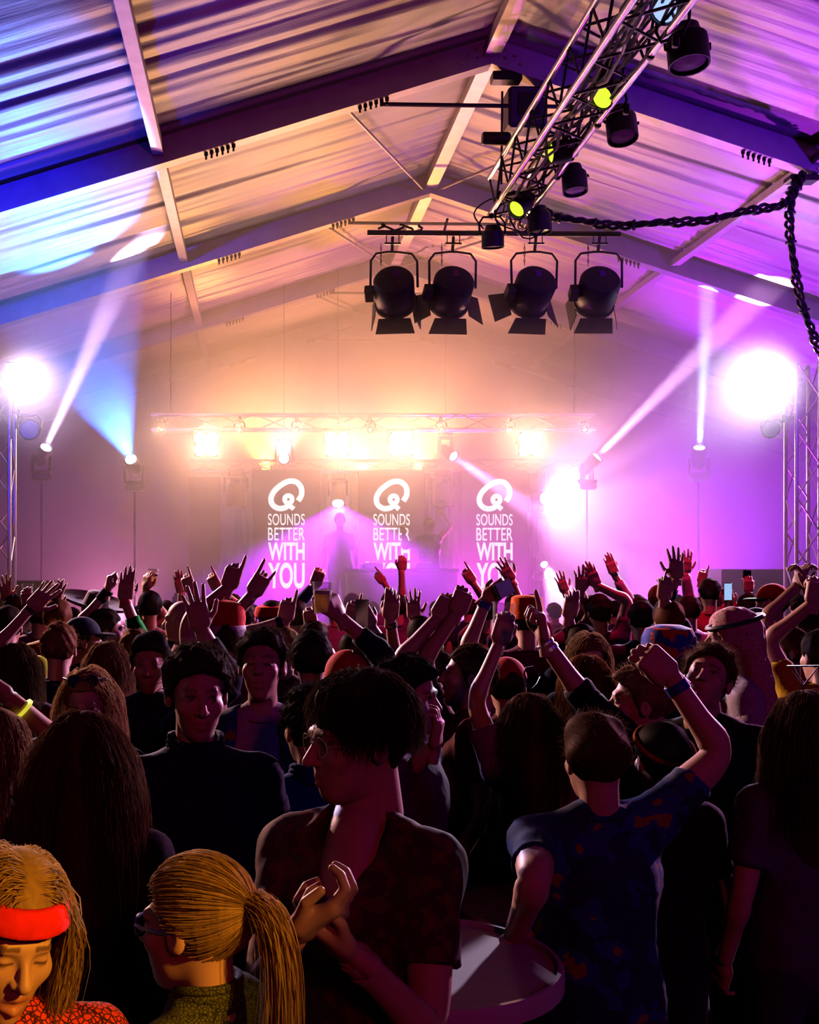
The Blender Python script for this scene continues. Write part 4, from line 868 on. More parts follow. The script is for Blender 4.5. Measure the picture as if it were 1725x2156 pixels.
    cc = nb * .62 + nt_ * .38; ax = (nt_ - nb) / np.linalg.norm(nt_ - nb); fw = Rb @ np.array((0, 1., 0)); rg = []
    for t in np.linspace(0, 2 * np.pi, 19)[:-1]: rg.append(cc - ax * .010 + (rn * 1.17 + .006) * (math.cos(t) * np.cross(fw, ax) + math.sin(t) * fw) - np.array((0, 0, .030 * max(0, math.sin(t)) + (.14 * max(0, math.sin(t)) ** 4 if vneck else 0))) + fw * (.058 * max(0, math.sin(t)) ** 2 if vneck else 0))
    rg.append(rg[0]); V, q, t = tube_np(np.array(rg), np.full(len(rg), .0085 if not collar else .014), 6)
    if not vneck: sg.add(V, q)
    if collar:
        for h_, r_ in ((.012, .012), (.026, .011), (.040, .009)): V, q, t = tube_np(np.array(rg) + ax * h_ - fw * .004, np.full(len(rg), r_), 6); sg.add(V, q)
    if sleeve == 'long':
        for a in arms:
            n = len(a[8]); kk = int(n * (.96 - cuff)); i0 = int(n * .12); fold = 1 + .035 * np.sin(np.arange(i0, kk) * 2.1 + seed); rr = (a[6][i0:kk] * 1.0 + np.linspace(.017, .010, kk - i0)) * fold; sg.add(*tube_np(a[8][i0:kk], rr, 14))
    tm = topmat or cloth(top); link('shirt' if sleeve != 'long' else 'jacket', sg.mesh('shirt', tm), body)
    tr, sh = trousers_mesh(); o = link('trousers', tr, body); o.scale = (wb, wb, s); o.rotation_euler = (0, 0, by)
    if not tr.materials: tr.materials.append(None)
    o.material_slots[0].link = 'OBJECT'; o.material_slots[0].material = PANTS[seed % 3]
    for sd in (-1, 1): o = link('shoe', sh, body, Rb @ np.array((sd * .10 * wb, 0, 0))); o.rotation_euler = (0, 0, by - sd * .12)
    # hair
    hm_ = HM[hc]
    if hair:
        st = 'short' if hair in ('shaved',) else hair; hv = {.0042: .0055, .0056: .0062, .0085: .009, .0135: .014}[vox]; V, q = hair_tpl(st, hv, seed % 2); hg = Geo(); hg.add(V @ (Rh.T * hs) + hz, q)
        px1 = Y / F
        if hair == 'long':
            n = 4200 if Y < 2.3 else 2600 if Y < 3.6 else 800 if Y < 5.5 else 200 if Y < 8 else 0
            if n: pth = fall_strands(rng, n, hairL, part=rng.uniform(-.015, .015), back_only=(abs(yaw) < 50 and turn is None)); rv, rq = ribbons(pth, max(.0022, px1 * 1.4), True, rng); hg.add((rv.astype(float) * hs) @ Rh.T + hz, rq)
        if hair == 'mop':                                          # loose locks that fall over brow, ears and nape
            pth = fall_strands(rng, 2600, .080, 9, face=0); pth[:, :, 1] += .006 * np.linspace(0, 1, 9)[None, :]; rv, rq = ribbons(pth, .0034, True, rng); hg.add((rv.astype(float) * hs) @ Rh.T + hz, rq)
        if hair not in ('long', 'pony', 'cap', 'shaved') and Y < 6:
            n = {'curly': 2600, 'mop': 3600, 'afro': 1200}.get(hair, 1400); n = int(n * (1 if Y < 4.6 else .5)); pth = hair_strands(hair, V, rng, n, .001, {'curly': .028, 'afro': .012, 'mop': .045}.get(hair, .024)); rv, rq = ribbons(pth, max(.0011, px1 * .9), True, rng); hg.add((rv.astype(float) * hs) @ Rh.T + hz, rq)
        link('hair', hg.mesh('hair', hm_), body)
    return dict(o=body, base=base, hz=hz, Rh=Rh, hs=hs, arms=arms, Rb=Rb, s=s, Y=Y, rng=rng, wb=wb)
def head_part(p, name, geo_or_mb, m, flat=False):
    """a worn part given in head-local metres"""
    if isinstance(geo_or_mb, MB): V = np.array(geo_or_mb.v, float); me = bpy.data.meshes.new(name); V = (V * p['hs']) @ p['Rh'].T + p['hz']; me.from_pydata([tuple(v) for v in V], [], geo_or_mb.f); me.materials.append(m); me.polygons.foreach_set('use_smooth', [True] * len(me.polygons)); me.set_sharp_from_angle(angle=R(45)); me.update()
    else:
        V, q = geo_or_mb; me = Geo().add((V.astype(float) * p['hs']) @ p['Rh'].T + p['hz'], q).mesh(name, m)
    return link(name, me, p['o'])
def band(p, arm, f, m, name='wristband', w=.012, extra=.004):
    """a band round the forearm at fraction f between elbow and wrist"""
    S_, E_, W_, fd, pn, xx, rad, u, pts, hm, sd = p['arms'][arm]; c = E_ + (W_ - E_) * f; d = (W_ - E_) / np.linalg.norm(W_ - E_); r = float(np.interp(.5 + .5 * f, u, rad)) + extra
    b = MB().lathe([(r - .003, -w), (r, -w), (r, w), (r - .003, w)], Vector(c), Vector(d), 14); me = b.mesh(name, m, smooth=True); return link(name, me, p['o'])
def hand_point(p, arm, x=0., y=.04, z=.075):
    """a world point in a hand's frame"""
    a = p['arms'][arm]; return Vector(p['base'] + a[2] + (a[5] * x + a[4] * y + a[3] * z) * a[9])

# ------------------------------------------------------------------ things worn
M_RED = cloth((.75, .03, .03), 'red_felt'); M_WHITEF = cloth((.75, .72, .75), 'white_fur'); M_ORANGE = cloth((.85, .13, .02), 'orange_felt'); M_NAVY = cloth((.01, .012, .03), 'navy_cloth'); M_GREEN = cloth((.03, .35, .06), 'green_cloth'); M_YEL = cloth((.75, .55, .03), 'yellow_cloth'); M_BLUEB = mat('blue_band', (.02, .05, .35), .5); M_BLK = mat('black_band', (.01, .01, .015), .5); M_LGREY = mat('watch_steel', (.6, .6, .65), .3, .8)
M_GLOW = mat('glow_stick', (.6, .6, .05), .5, emit=(.8, .75, .05), estr=.8); M_LENS = mat('dark_lens', (.02, .03, .10), .08, 0, .2, spec=.9); M_FRAME = mat('spectacle_frame', (.10, .06, .45), .25, 0, .1)
def pattern(name, a, b, scale, kind='voronoi', c=None):
    m = mat(name, a, .8, 0, .1, 20, .1); nt = m.node_tree; bs = nt.nodes['Principled BSDF']; tc = nt.nodes.new('ShaderNodeTexCoord'); v = nt.nodes.new('ShaderNodeTexVoronoi' if kind == 'voronoi' else 'ShaderNodeTexNoise'); v.inputs['Scale'].default_value = scale
    if kind == 'voronoi': v.feature = 'DISTANCE_TO_EDGE'
    r = nt.nodes.new('ShaderNodeValToRGB'); r.color_ramp.interpolation = 'CONSTANT' if kind != 'voronoi' else 'LINEAR'; e = r.color_ramp.elements
    if kind == 'voronoi': e[0].position, e[1].position = .06, .14
    else: e[0].position, e[1].position = 0, .52
    e[0].color = (*b, 1); e[1].color = (*a, 1)
    if c: q = e.new(.66); q.color = (*c, 1)
    nt.links.new(tc.outputs['Object'], v.inputs['Vector']); nt.links.new(v.outputs[0], r.inputs[0]); nt.links.new(r.outputs[0], bs.inputs['Base Color']); return m
LEO = pattern('leopard_red', (.75, .05, .02), (.03, .005, .005), 100); FLEECE = pattern('fleece_olive', (.10, .11, .02), (.01, .01, .008), 160)
JERSEY = pattern('jersey_red_black', (.11, .018, .014), (.045, .010, .010), 30, 'noise', (.16, .03, .022)); HAWAII = pattern('print_shirt_blue', (.025, .06, .24), (.010, .018, .07), 13, 'noise', (.28, .16, .03)); LEI = pattern('multicolour', (.75, .06, .02), (.03, .05, .45), 26, 'noise', (.7, .45, .03))
def lathe_hat(prof, o=(0, -.016, .0), n=26, ax=(0, 0, 1), squash=1.): 
    b = MB().lathe(prof, o, ax, n); b.v = [(x * squash, y, z) for x, y, z in b.v]; return b
def cap_hat(p, m, billm=None, back=0, name='cap'):
    V, q = sdf_mesh(lambda P: smax(ell(P, (0, -.012, .045), (.088, .108, .098)), .045 - .12 * P[:, 1] * 0 - P[:, 2], .008), (-.11, -.14, .02), (.11, .12, .16), .009); h = head_part(p, name, (V, q), m)
    s = -1 if back else 1; V, q = sdf_mesh(lambda P: smax(ell(P, (0, s * .10, .040), (.075, .085, .012)), (.055 - s * P[:, 1]), .006), (-.09, -.21, .02), (.09, .21, .07), .007); head_part(p, 'bill', (V, q), billm or m); return h
def bopper(p, x=.0, heart=1):
    head_part(p, 'headband', MB().path([(.083 * math.sin(a), .0, .025 + .108 * math.cos(a)) for a in [(-1.4 + i * .2) for i in range(15)]], .004, 6), M_BLK)
    pts = [(0, 0), (-.020, .026), (-.032, .060), (-.024, .082), (.004, .086), (.026, .068), (.036, .048), (.022, .020)] if heart else [(0, 0), (-.052, .062), (.052, .062)]
    head_part(p, 'bopper', MB().path([(x + .004 * i * .2, .0, .128 + .004 * i) for i in range(6)], .003, 5), M_BLK)
    head_part(p, 'bopper_shape', MB().path([(x + .004 + a, .0, .150 + b) for a, b in pts], .0045, 6, True), mat('bopper_tinsel', (.06, .03, .09), .3, .3))
def sweatband(p, m, z=.055, h=.020, name='headband', tilt=.0):
    V, q = sdf_mesh(lambda P: smax(smax(ell(P, (0, -.014, .036), (.100, .120, .112)), -ell(P, (0, -.014, .036), (.088, .108, .102)), .002), np.abs(P[:, 2] - z - tilt * P[:, 1]) - h, .003), (-.12, -.15, z - .07), (.12, .13, z + .07), .005); return head_part(p, name, (V, q), m)
def glasses(p, m, up=0, w=.0022, dark=0):
    o = np.array((0, .098, .004)) if not up else np.array((0, .062, .108)); b = MB(); 
    for s in (-1, 1):
        c = o + np.array((s * .032, 0, 0)); b.path([(c[0] + .024 * math.cos(a), c[1] - .006 * abs(math.cos(a)) - (.5 * .02 * math.sin(a) if up else 0), c[2] + .019 * math.sin(a)) for a in [i * math.pi / 9 for i in range(18)]], w, 5, True)
        b.path([(s * .056, o[1] - .006, o[2] + .004), (s * .078, o[1] - .03, o[2] + .005), (s * .080, o[1] - .105, o[2] - .002 - (.03 if up else 0))], w, 5)
    b.path([(-.010, o[1], o[2] + .004), (0, o[1] + .003, o[2] + .007), (.010, o[1], o[2] + .004)], w, 5); g = head_part(p, 'sunglasses' if dark else 'glasses', b, m)
    if dark:
        l = MB()
        for s in (-1, 1): l.lathe([(.023, -.002), (.023, .002)], o + np.array((s * .032, -.002, 0)), (0, 1, .45 if up else 0), 16)
        head_part(p, 'lens', l, M_LENS)
# ------------------------------------------------------------------ things held
M_CUP = mat('clear_plastic', (.85, .85, .88), .12, 0, .02, alpha=.22, spec=.8); M_BEER = hair_mat('beer', (.95, .62, .03)); [setattr(n.inputs[0], 'default_value', .85) for n in M_BEER.node_tree.nodes if n.type == 'MIX_SHADER' and n.inputs[0].default_value > .3]; M_FOAM = mat('beer_foam', (.9, .85, .75), .7, 0, .05, 60, .3)
def cup(c, up, label, beer=.75, s=1.):
    c = Vector(c); up = Vector(up).normalized(); h, r0, r1 = .125 * s, .030 * s, .042 * s; base = c - up * h * .5; root = empty('plastic_cup', base, label, 'cup', 'plastic cups in the crowd')
    MB().lathe([(r0, 0), (r1, h), (r1 * 1.06, h + .002), (r1 * 1.06, h + .006), (r1 * .97, h + .006), (r0 * .93, .006)], base, up, 18).build('cup', M_CUP, root, True)
    if beer:
        k = beer; MB().lathe([(r0 * .92, .008), (r0 * .92 + (r1 - r0) * k, h * k)], base, up, 18).build('beer', M_BEER, root, True); MB().lathe([(r0 * .93 + (r1 - r0) * k, h * k), (r0 * .95 + (r1 - r0) * (k + .12), h * (k + .12))], base, up, 18).build('foam', M_FOAM, root, True)
M_PHONE = mat('phone_case', (.015, .015, .02), .3, 0, .2); M_DISP = glow('phone_display', (.35, .55, .9), 1.0)
def phone(c, up, face, label, lit=0):
    c = Vector(c); u = Vector(up).normalized(); n = Vector(face); n = (n - u * n.dot(u)).normalized(); x = u.cross(n); rot = Matrix((x, n, u)).transposed(); root = empty('phone', c - u * .075, label, 'phone', 'phones held up in the crowd')
    MB().box(c, (.074, .009, .155), rot, .004).build('body', M_PHONE, root); MB().box(c + n * .0052, (.066, .0012, .142), rot).build('screen', M_DISP if lit else mat('phone_dark_screen', (.01, .02, .06), .1, 0, .1, spec=.8), root)

# ------------------------------------------------------------------ tall round tables at the front
M_TABLE = mat('table_plastic', (.62, .56, .58), .45, 0, .05, 8); M_TRAY = mat('table_wood', (.30, .10, .05), .45, 0, .25, 9, .05, stretch=(1, 6, 1))
def bar_table(px, py, Y, r, z, label, wood):
    c = at(px, py, Y); root = empty('bar_table', (c.x, Y, 0), label, 'table', 'tall round tables')
    MB().lathe([(r * .90, z - .045), (r, z - .035), (r, z + .004), (r * .985, z + .012), (r * .955, z + .012), (r * .945, z), (.01, z)], (c.x, Y, 0), (0, 0, 1), 48).build('rim' if wood else 'table_top', M_TABLE, root, True)
    if wood: MB().lathe([(r * .944, z + .0005), (r * .944, z + .004)], (c.x, Y, 0), (0, 0, 1), 48).build('table_top', M_TRAY, root)
    MB().lathe([(.035, .02), (.035, z - .04)], (c.x, Y, 0), (0, 0, 1), 16).build('column', M_ALU, root, True); MB().lathe([(.24, 0), (.24, .012), (.05, .03)], (c.x, Y, 0), (0, 0, 1), 28).build('base', M_STEEL, root, True)
bar_table(1118, 1915, 3.60, .255, 2.1 - (1915 - 1190) * 3.60 / F, 'tall round table with a brown top and pale rim beside the blue printed shirt', 1)
bar_table(890, 2030, 2.74, .335, 2.1 - (2030 - 1190) * 2.74 / F, 'tall round table with a plain pale top in front of the brown one', 0)
for px, py, y, r in ((1118, 1915, 3.60, .44), (890, 2030, 2.74, .43)): SPOTS.append((at(px, py, y).x, y, r))
# ------------------------------------------------------------------ the crowd, nearest first
BLK = (.010, .010, .013); NAVY = (.010, .013, .035); CHAR = (.03, .03, .035); PURP = (.30, .20, .46); WHITE = (.55, .52, .55)
# woman with the red headband
w1 = person('laughing blonde woman with red headband and red leopard top at lower left edge', 14, 1972, 1.76, -150, -14, -8, hair='long', hc='blond', topmat=LEO, sleeve='long', fem=1, openm=.5, eyes=0, hairL=.34)
sweatband(w1, cloth((.85, .02, .015), 'red_sweatband'), .070, .021)
# woman with the ponytail
w2 = person('blonde woman with ponytail, blue glasses and olive fleece seen from behind', 408, 1950, 1.97, 62, -4, 4, hair='pony', hc='blond', topmat=FLEECE, sleeve='long', fem=1, collar=1, build=1.0)
glasses(w2, M_FRAME, w=.0034)
rg = np.random.default_rng(2); c_, r_ = np.array(CRAN[0]), np.array(CRAN[1]); T = np.array((0, -.122, .040)); u = rg.normal(size=(9000, 3)); u /= np.linalg.norm(u, axis=1)[:, None]; pu = c_ + u * (r_ + .010); zl = np.interp(pu[:, 1], *np.array(LINES['cap']).T); u = u[(pu[:, 2] > zl) & (u[:, 1] > -.9)][:3000]; t = np.linspace(0, 1, 9)[None, :, None]
p0 = c_ + u * (r_ + .010); pt = p0[:, None] * (1 - t) + T * t; q_ = (pt - c_) / r_; q_ /= np.linalg.norm(q_, axis=2)[:, :, None]; thk = rg.uniform(.010, .019, len(u))[:, None, None]; pt = (c_ + q_ * (r_ + thk)) * (1 - t ** 6) + (T + rg.normal(size=(len(u), 1, 3)) * .006) * t ** 6; hg = Geo(); rv, rq = ribbons(pt, .0024, False, rg); hg.add(rv, rq)
n = 1900; o = rg.normal(size=(n, 1, 3)) * np.array((.010, .008, .010)); t = np.linspace(0, 1, 14)[None, :, None]; sp = rg.normal(size=(n, 1, 3)) * np.array((.020, .016, .010)); ln = rg.uniform(.24, .36, n)[:, None, None]
pt = T + o + np.array((0, -1., 0)) * (.085 * np.sin(np.minimum(t * 2.2, 1.57)) - .035 * t) + np.array((0, 0, -1.)) * ln * (t ** 1.5) + np.array((0, 0, .03)) * np.sin(np.minimum(t * 4, 3.14)) + sp * t * (1.4 - .6 * t) + .004 * np.sin(t * 9 + rg.uniform(0, 6.3, n)[:, None, None]); rv, rq = ribbons(pt, .0026, True, rg); hg.add(rv, rq)
V = np.concatenate(hg.v); link('ponytail', Geo().add((V.astype(float) * w2['hs']) @ w2['Rh'].T + w2['hz'], np.concatenate(hg.q)).mesh('ponytail', HM['blond']), w2['o'])
head_part(w2, 'hair_tie', MB().lathe([(.016, -.014), (.021, -.010), (.021, .010), (.016, .014)], T, (0, -1, .1), 14), M_BLK)
# the young man in the middle
m1 = person('young man with dark mop hair, thin glasses and red and black jersey, looking left', 752, 1560, 2.32, 150, -4, 0, turn=112, hair='mop', hc='dark', topmat=JERSEY, sleeve='short', vneck=1, build=.88, L=((905, 2070), (735, 2005), 'grip', (-80, -55), -.28, (.3, .3, 1.)), Rr=((600, 1950), (622, 1965), 'grip', (60, -30), -.30, (.2, .3, 1.)))
glasses(m1, mat('thin_gold_frame', (.5, .35, .2), .3, .8), w=.0011); band(m1, 0, .90, mat('paper_band', (.6, .35, .3), .6)); band(m1, 0, .80, mat('paper_band', (.6, .35, .3), .6), w=.006)
# others near the front
person('woman seen from behind with very long wavy brown hair over a black top', 180, 1612, 2.75, -6, hair='long', hc='brown', top=BLK, sleeve='long', fem=1, hairL=.46)
m2 = person('man in a blue printed shirt seen from behind, one arm raised and bent', 1253, 1602, 3.05, 8, build=1.12, hair='quiff', hc='brown', topmat=HAWAII, sleeve='short', Rr=((1560, 1545), (1412, 1425), 'fist', (-45, -38), .06), L=((-.25, -1., -.2), (1082, 1978), 'relax', (-40, 22), -.15, (0, 0, -1.)))
band(m2, 1, .86, M_BLUEB, w=.014)
person('man with dark curly hair and zipped dark jacket facing the camera', 415, 1462, 3.15, -168, -6, hair='curly', hc='dark', top=NAVY, sleeve='long', collar=1)
m = person('man with head raised and eyes shut, white T-shirt under an open shirt', 552, 1404, 4.10, 172, 10, hair='curly', hc='dark', top=WHITE, sleeve='short', eyes=0, openm=.3)
V, q = sdf_mesh(lambda P: smax(smax(smin(ell(P, (0, 0, 1.28), (.205, .150, .24)), cap(np.abs(P) * A3(1, 0, 0) + P * A3(0, 1, 1), (.05, -.02, 1.47), (.17, -.01, 1.42), .062, .075), .05), -smin(rbox(P, (0, .2, 1.2), (.078, .2, .7), .01), cap(P, (0, .02, 1.5), (0, .0, 1.8), .075, .1), .02), .01), .86 - P[:, 2], .01), (-.30, -.2, .82), (.30, .2, 1.62), .016); link('open_shirt', Geo().add((V * np.array((m['wb'], m['wb'], m['s']))) @ m['Rb'].T, q).mesh('open_shirt', HAWAII), m['o'])
person('curly-haired man in a royal blue shirt seen from behind the middle man', 655, 1535, 3.45, 22, hair='curly', hc='black', top=(.015, .045, .28), sleeve='short', collar=1)
d1 = person('man drinking from a cup, dark hair, dark violet shirt', 862, 1468, 3.90, -118, -4, hair='curly', hc='black', top=(.10, .05, .11), sleeve='short', Rr=None, L=((840, 1640), (915, 1575), 'grip', (4, -50), -.14, (-1., .3, .2)))
cup(hand_point(d1, 0, -.01, .042, .075), (-.5, -.1, .9), 'clear cup at the lips of the man in dark violet', 0, .9)
person('young man in profile facing left with his mouth open, brown hair', 985, 1425, 4.60, 84, 6, hair='short', hc='brown', top=(.14, .02, .03), sleeve='short', openm=.8)
b1 = person('woman with long straight hair and a heart bopper headband, violet T-shirt, arm raised', 1112, 1532, 4.10, 4, hair='long', hc='brown', top=PURP, sleeve='short', fem=1, hairL=.42, L=((985, 1430), (1052, 1352), 'grip', (14, -50), .05)); bopper(b1, .012)
cup(hand_point(b1, 0, 0, .045, .085), (.1, 0, 1), 'clear plastic cup held up by the woman with the heart bopper', .3)
bl = person('man with bleached quiff in profile, pointing upward with a dark sleeved arm', 1348, 1482, 3.80, 78, 4, hair='quiff', hc='light', top=BLK, sleeve='long', cuff=.22, L=((1235, 1480), (1146, 1350), 'point', (-2, -50), .0)); band(bl, 0, .88, M_LGREY, 'bracelet', .006); band(bl, 0, .97, M_LGREY, 'bracelet', .004)
person('man in black with head thrown back and curly hair, right of the raised fist', 1490, 1432, 4.10, 150, 24, -10, hair='curly', hc='brown', top=BLK, sleeve='short', openm=.6, build=1.1)
b2 = person('woman with long hair and a triangle bopper at the right edge', 1692, 1545, 3.35, 4, hair='long', hc='brown', top=(.10, .06, .16), sleeve='short', fem=1, hairL=.40); bopper(b2, -.004, 0)
o15 = person('dark-haired woman with an orange headband behind the blue printed shirt', 1392, 1602, 3.45, 8, hair='cap', hc='black', top=BLK, sleeve='short', fem=1); sweatband(o15, cloth((.5, .12, .02), 'orange_band'), .07, .008, tilt=.5)
person('woman with light brown hair cut off by the left edge', -4, 1592, 3.10, -25, hair='long', hc='light', top=CHAR, sleeve='long', fem=1, hairL=.22)
s1 = person('woman with sunglasses pushed up into long light hair, facing the camera', 184, 1486, 4.05, 176, -8, hair='long', hc='blond', top=BLK, sleeve='short', fem=1, hairL=.34); glasses(s1, M_BLK, 1, .003, 1)
g1 = person('person in a dark jacket at the left edge wearing a yellow glow bracelet', -70, 1470, 3.75, -60, hair='short', hc='dark', top=NAVY, sleeve='long', cuff=.25, Rr=((112, 1545), (20, 1470), 'relax', (-30, -20), -.1)); band(g1, 1, .78, M_GLOW, 'glow_bracelet', .005, .012)
person('bearded man in a dark sweater facing the camera', 316, 1398, 4.85, 178, -6, hair='quiff', hc='black', top=NAVY, sleeve='long')
person('short-haired man in a dark T-shirt seen from behind near the left edge', 125, 1368, 5.60, 0, hair='short', hc='red', top=NAVY)
w = person('woman with straight brown hair seen from behind, one bare arm raised with a watch', 36, 1415, 5.30, 0, hair='long', hc='brown', top=(.2, .08, .14), fem=1, hairL=.30, L=((0, 1390), (66, 1280), 'spread', (40, -42), .05)); band(w, 0, .96, M_BLK, 'watch', .010)
person('man with thick dark hair seen from behind, centre of the crowd', 655, 1392, 5.00, 6, hair='afro', hc='black', top=BLK)
sa = person('person in a red felt hat with white brim, both hands pointing up', 474, 1352, 5.60, 0, hair='short', hc='dark', top=(.12, .06, .09), L=((440, 1310), (481, 1236), 'point', (12, -50), .0), Rr=((492, 1330), (533, 1250), 'horns', (28, -50), .0))
b = MB().lathe([(.098, .0), (.104, .02), (.100, .05), (.094, .055)], (0, -.014, .030), (0, 0, 1), 24); head_part(sa, 'hat_brim', b, M_WHITEF); b = MB().lathe([(.096, .0), (.094, .05), (.080, .10), (.072, .115), (.03, .122)], (0, -.014, .080), (.15, 0, 1), 24); head_part(sa, 'hat_crown', b, M_RED)
bn = person('person with a smooth red cap and dark strap, holding up a full beer', 730, 1440, 4.95, 0, hair='cap', hc='dark', top=NAVY, sleeve='long', cuff=.06, Rr=((768, 1400), (716, 1300), 'grip', (-16, -44), .0, (-.8, .6, 0)))
V, q = sdf_mesh(lambda P: smax(ell(P, (0, -.012, .040), (.092, .112, .102)), .012 - P[:, 2], .006), (-.11, -.14, -.01), (.11, .12, .16), .008); head_part(bn, 'red_cap', (V, q), cloth((.65, .05, .04), 'red_bathing_cap')); head_part(bn, 'strap', MB().path([(.095 * math.sin(a), -.05 + .02 * a, .035 + .10 * math.cos(a)) for a in [.2 + i * .1 for i in range(14)]], .010, 6), M_BLK)
cup(at(679, 1261, bn['Y'] - .02), (.04, 0, 1), 'plastic cup of beer held up in the middle of the crowd', .66, 1.0)
rc = person('person in a red cap behind the heart bopper', 1066, 1450, 4.90, 0, hair='cap', hc='dark', top=(.2, .06, .10)); cap_hat(rc, cloth((.6, .04, .05), 'red_cap_cotton'))
person('woman with long fair hair framing a shaded face, right of the pointing hand', 1240, 1392, 5.40, 176, -10, hair='long', hc='light', top=BLK, fem=1, hairL=.24)
person('woman with wavy red-brown hair seen from behind', 1228, 1446, 4.70, 12, hair='long', hc='red', top=BLK, sleeve='long', fem=1, hairL=.28)
kf = person('man in a red headcloth with black cord and pale robe, facing left', 1540, 1345, 4.95, 84, 0, hair='cap', hc='black', top=(.45, .38, .5), sleeve='long')
V, q = sdf_mesh(lambda P: smax(smin(ell(P, (0, -.016, .036), (.092, .112, .104)), smin(ell(P, (0, -.075, -.12), (.105, .07, .19)), ell(P, (0, -.10, -.26), (.15, .075, .16)), .06), .05) + .005 * vnoise(P, 40, 3), -smin(ell(P, (0, .11, -.02), (.066, .09, .085)), cap(P, (0, .1, -.05), (0, .14, -.3), .07, .10), .03), .01), (-.17, -.22, -.42), (.17, .13, .17), .011); head_part(kf, 'headcloth', (V, q), pattern('headcloth_red', (.62, .16, .18), (.70, .55, .55), 60)); head_part(kf, 'head_cord', MB().path([(.094 * math.cos(a), -.016 + .113 * math.sin(a), .072 - .03 * math.sin(a)) for a in [i * math.pi / 11 for i in range(22)]], .011, 6, True), M_BLK)
person('brown-haired man in profile near the right edge', 1652, 1374, 5.70, 86, 4, hair='quiff', hc='brown', top=(.2, .05, .10))
cl = person('person with both bare arms raised and hands clasped near the right tower', 1700, 1335, 6.30, 0, hair='short', hc='dark', top=(.4, .2, .03), L=((1620, 1300), (1680, 1232), 'grip', (10, -40), .0, (1., .2, 0)), Rr=((1740, 1290), (1696, 1236), 'grip', (-6, -40), -.02, (-1., .2, 0))); band(cl, 1, .9, mat('teal_watch', (.1, .4, .35), .4), 'watch', .010)
y1 = person('person in yellow at the far right edge with one arm up', 1730, 1385, 5.10, 10, hair='short', hc='dark', top=(.7, .45, .02), L=((1675, 1370), (1712, 1270), 'fist', (2, -40), .0))
dc = person('person in a flat dark cap between the headcloth and the right edge', 1590, 1330, 6.60, 20, hair='cap', hc='black', top=BLK); cap_hat(dc, M_NAVY)
rg_ = person('person in a red cap with a green panel facing left', 1624, 1275, 7.60, 96, hair='cap', hc='dark', top=(.3, .08, .25)); cap_hat(rg_, M_RED, M_GREEN)
ph = person('dark-haired person filming the stage with a lit phone', 1494, 1252, 8.80, -6, hair='short', hc='black', top=(.45, .06, .10), sleeve='long', Rr=((1545, 1310), (1540, 1275), 'grip', (-4, -30), -.10, (-.3, -1., 0)), L=((1470, 1330), (1522, 1272), 'grip', (4, -30), -.10, (.3, -1., 0)))
phone(at(1533, 1246, ph['Y'] - .18), (0, 0, 1), (0, -1, 0), 'phone with a bright screen held up filming the stage', 1)
person('man with short afro hair seen from behind', 1350, 1307, 7.80, 0, hair='afro', hc='black', top=(.05, .02, .06))
pw = person('person with a pale sleeve and watch reaching up right of centre', 1345, 1290, 9.40, 0, hair='short', hc='dark', top=(.6, .5, .6), sleeve='long', cuff=.05, L=((1318, 1262), (1294, 1208), 'open', (-14, -40), .0)); band(pw, 0, .98, M_BLK, 'watch', .014)
hp2 = person('person with both bare arms up and fingers spread right of centre', 1262, 1292, 8.20, 0, hair='curly', hc='dark', top=(.2, .04, .14), L=((1222, 1290), (1224, 1244), 'spread', (2, -40), .0), Rr=((1312, 1300), (1256, 1232), 'open', (-8, -34), .0)); band(hp2, 0, .6, M_BLK, 'bracelet', .014)
person('person waving one open hand beside the pink floor lamp', 1212, 1302, 8.80, 0, hair='short', hc='dark', top=(.14, .03, .10), fem=1, L=((1206, 1272), (1190, 1246), 'spread', (-10, -36), .0))
person('person with a bare red-lit arm raised beside the fair-haired woman', 1222, 1362, 6.40, 0, hair='short', hc='dark', top=BLK, L=((1184, 1368), (1198, 1300), 'relax', (10, -40), .0))
oh = person('person in a bright orange bucket hat', 1108, 1312, 6.60, 0, hair='cap', hc='dark', top=(.15, .03, .08)); head_part(oh, 'bucket_hat', lathe_hat([(.116, .028), (.100, .060), (.096, .075), (.086, .148), (.060, .160)]), M_ORANGE)
ds = person('person in a dark sleeve raising a spread hand and holding a phone', 1408, 1312, 6.80, 0, hair='short', hc='red', top=NAVY, sleeve='long', cuff=.02, Rr=((1434, 1290), (1425, 1216), 'spread', (-4, -40), .0), L=((1380, 1330), (1398, 1262), 'grip', (6, -30), -.06))
phone(hand_point(ds, 0, 0, .03, .09), (.25, 0, 1), (.9, -.4, 0), 'dark phone held edge-on beside the dark sleeved arm')
person('person with a pale sleeve and spread hand behind the dark sleeved arm', 1450, 1290, 8.90, 0, hair='short', hc='dark', top=(.5, .35, .5), sleeve='long', L=((1446, 1260), (1444, 1206), 'spread', (3, -40), .0))
le = person('person in a multicoloured hat left of the man with head thrown back', 1404, 1392, 4.70, 10, hair='cap', hc='dark', top=BLK); head_part(le, 'hat', lathe_hat([(.108, .02), (.112, .05), (.108, .10), (.092, .135), (.05, .15)]), LEI)
fp = person('person whose bare arms rise to two fists in front of the middle screen', 858, 1436, 4.75, -4, hair='short', hc='black', top=(.2, .04, .05), L=((835, 1400), (922, 1300), 'fist', (22, -40), .0), Rr=((880, 1420), (962, 1290), 'fist', (14, -44), -.02))
pa = person('person holding a phone high with a blue wristband, left of the orange hat', 918, 1424, 5.35, -10, hair='short', hc='dark', top=(.2, .04, .08), Rr=((940, 1390), (1024, 1264), 'grip', (44, -30), .0)); band(pa, 1, .90, M_BLUEB, w=.016); phone(at(1062, 1240, pa['Y'] - .03), (.62, .75, .2), (.6, -.6, .3), 'dark phone held sideways in front of the last screen')
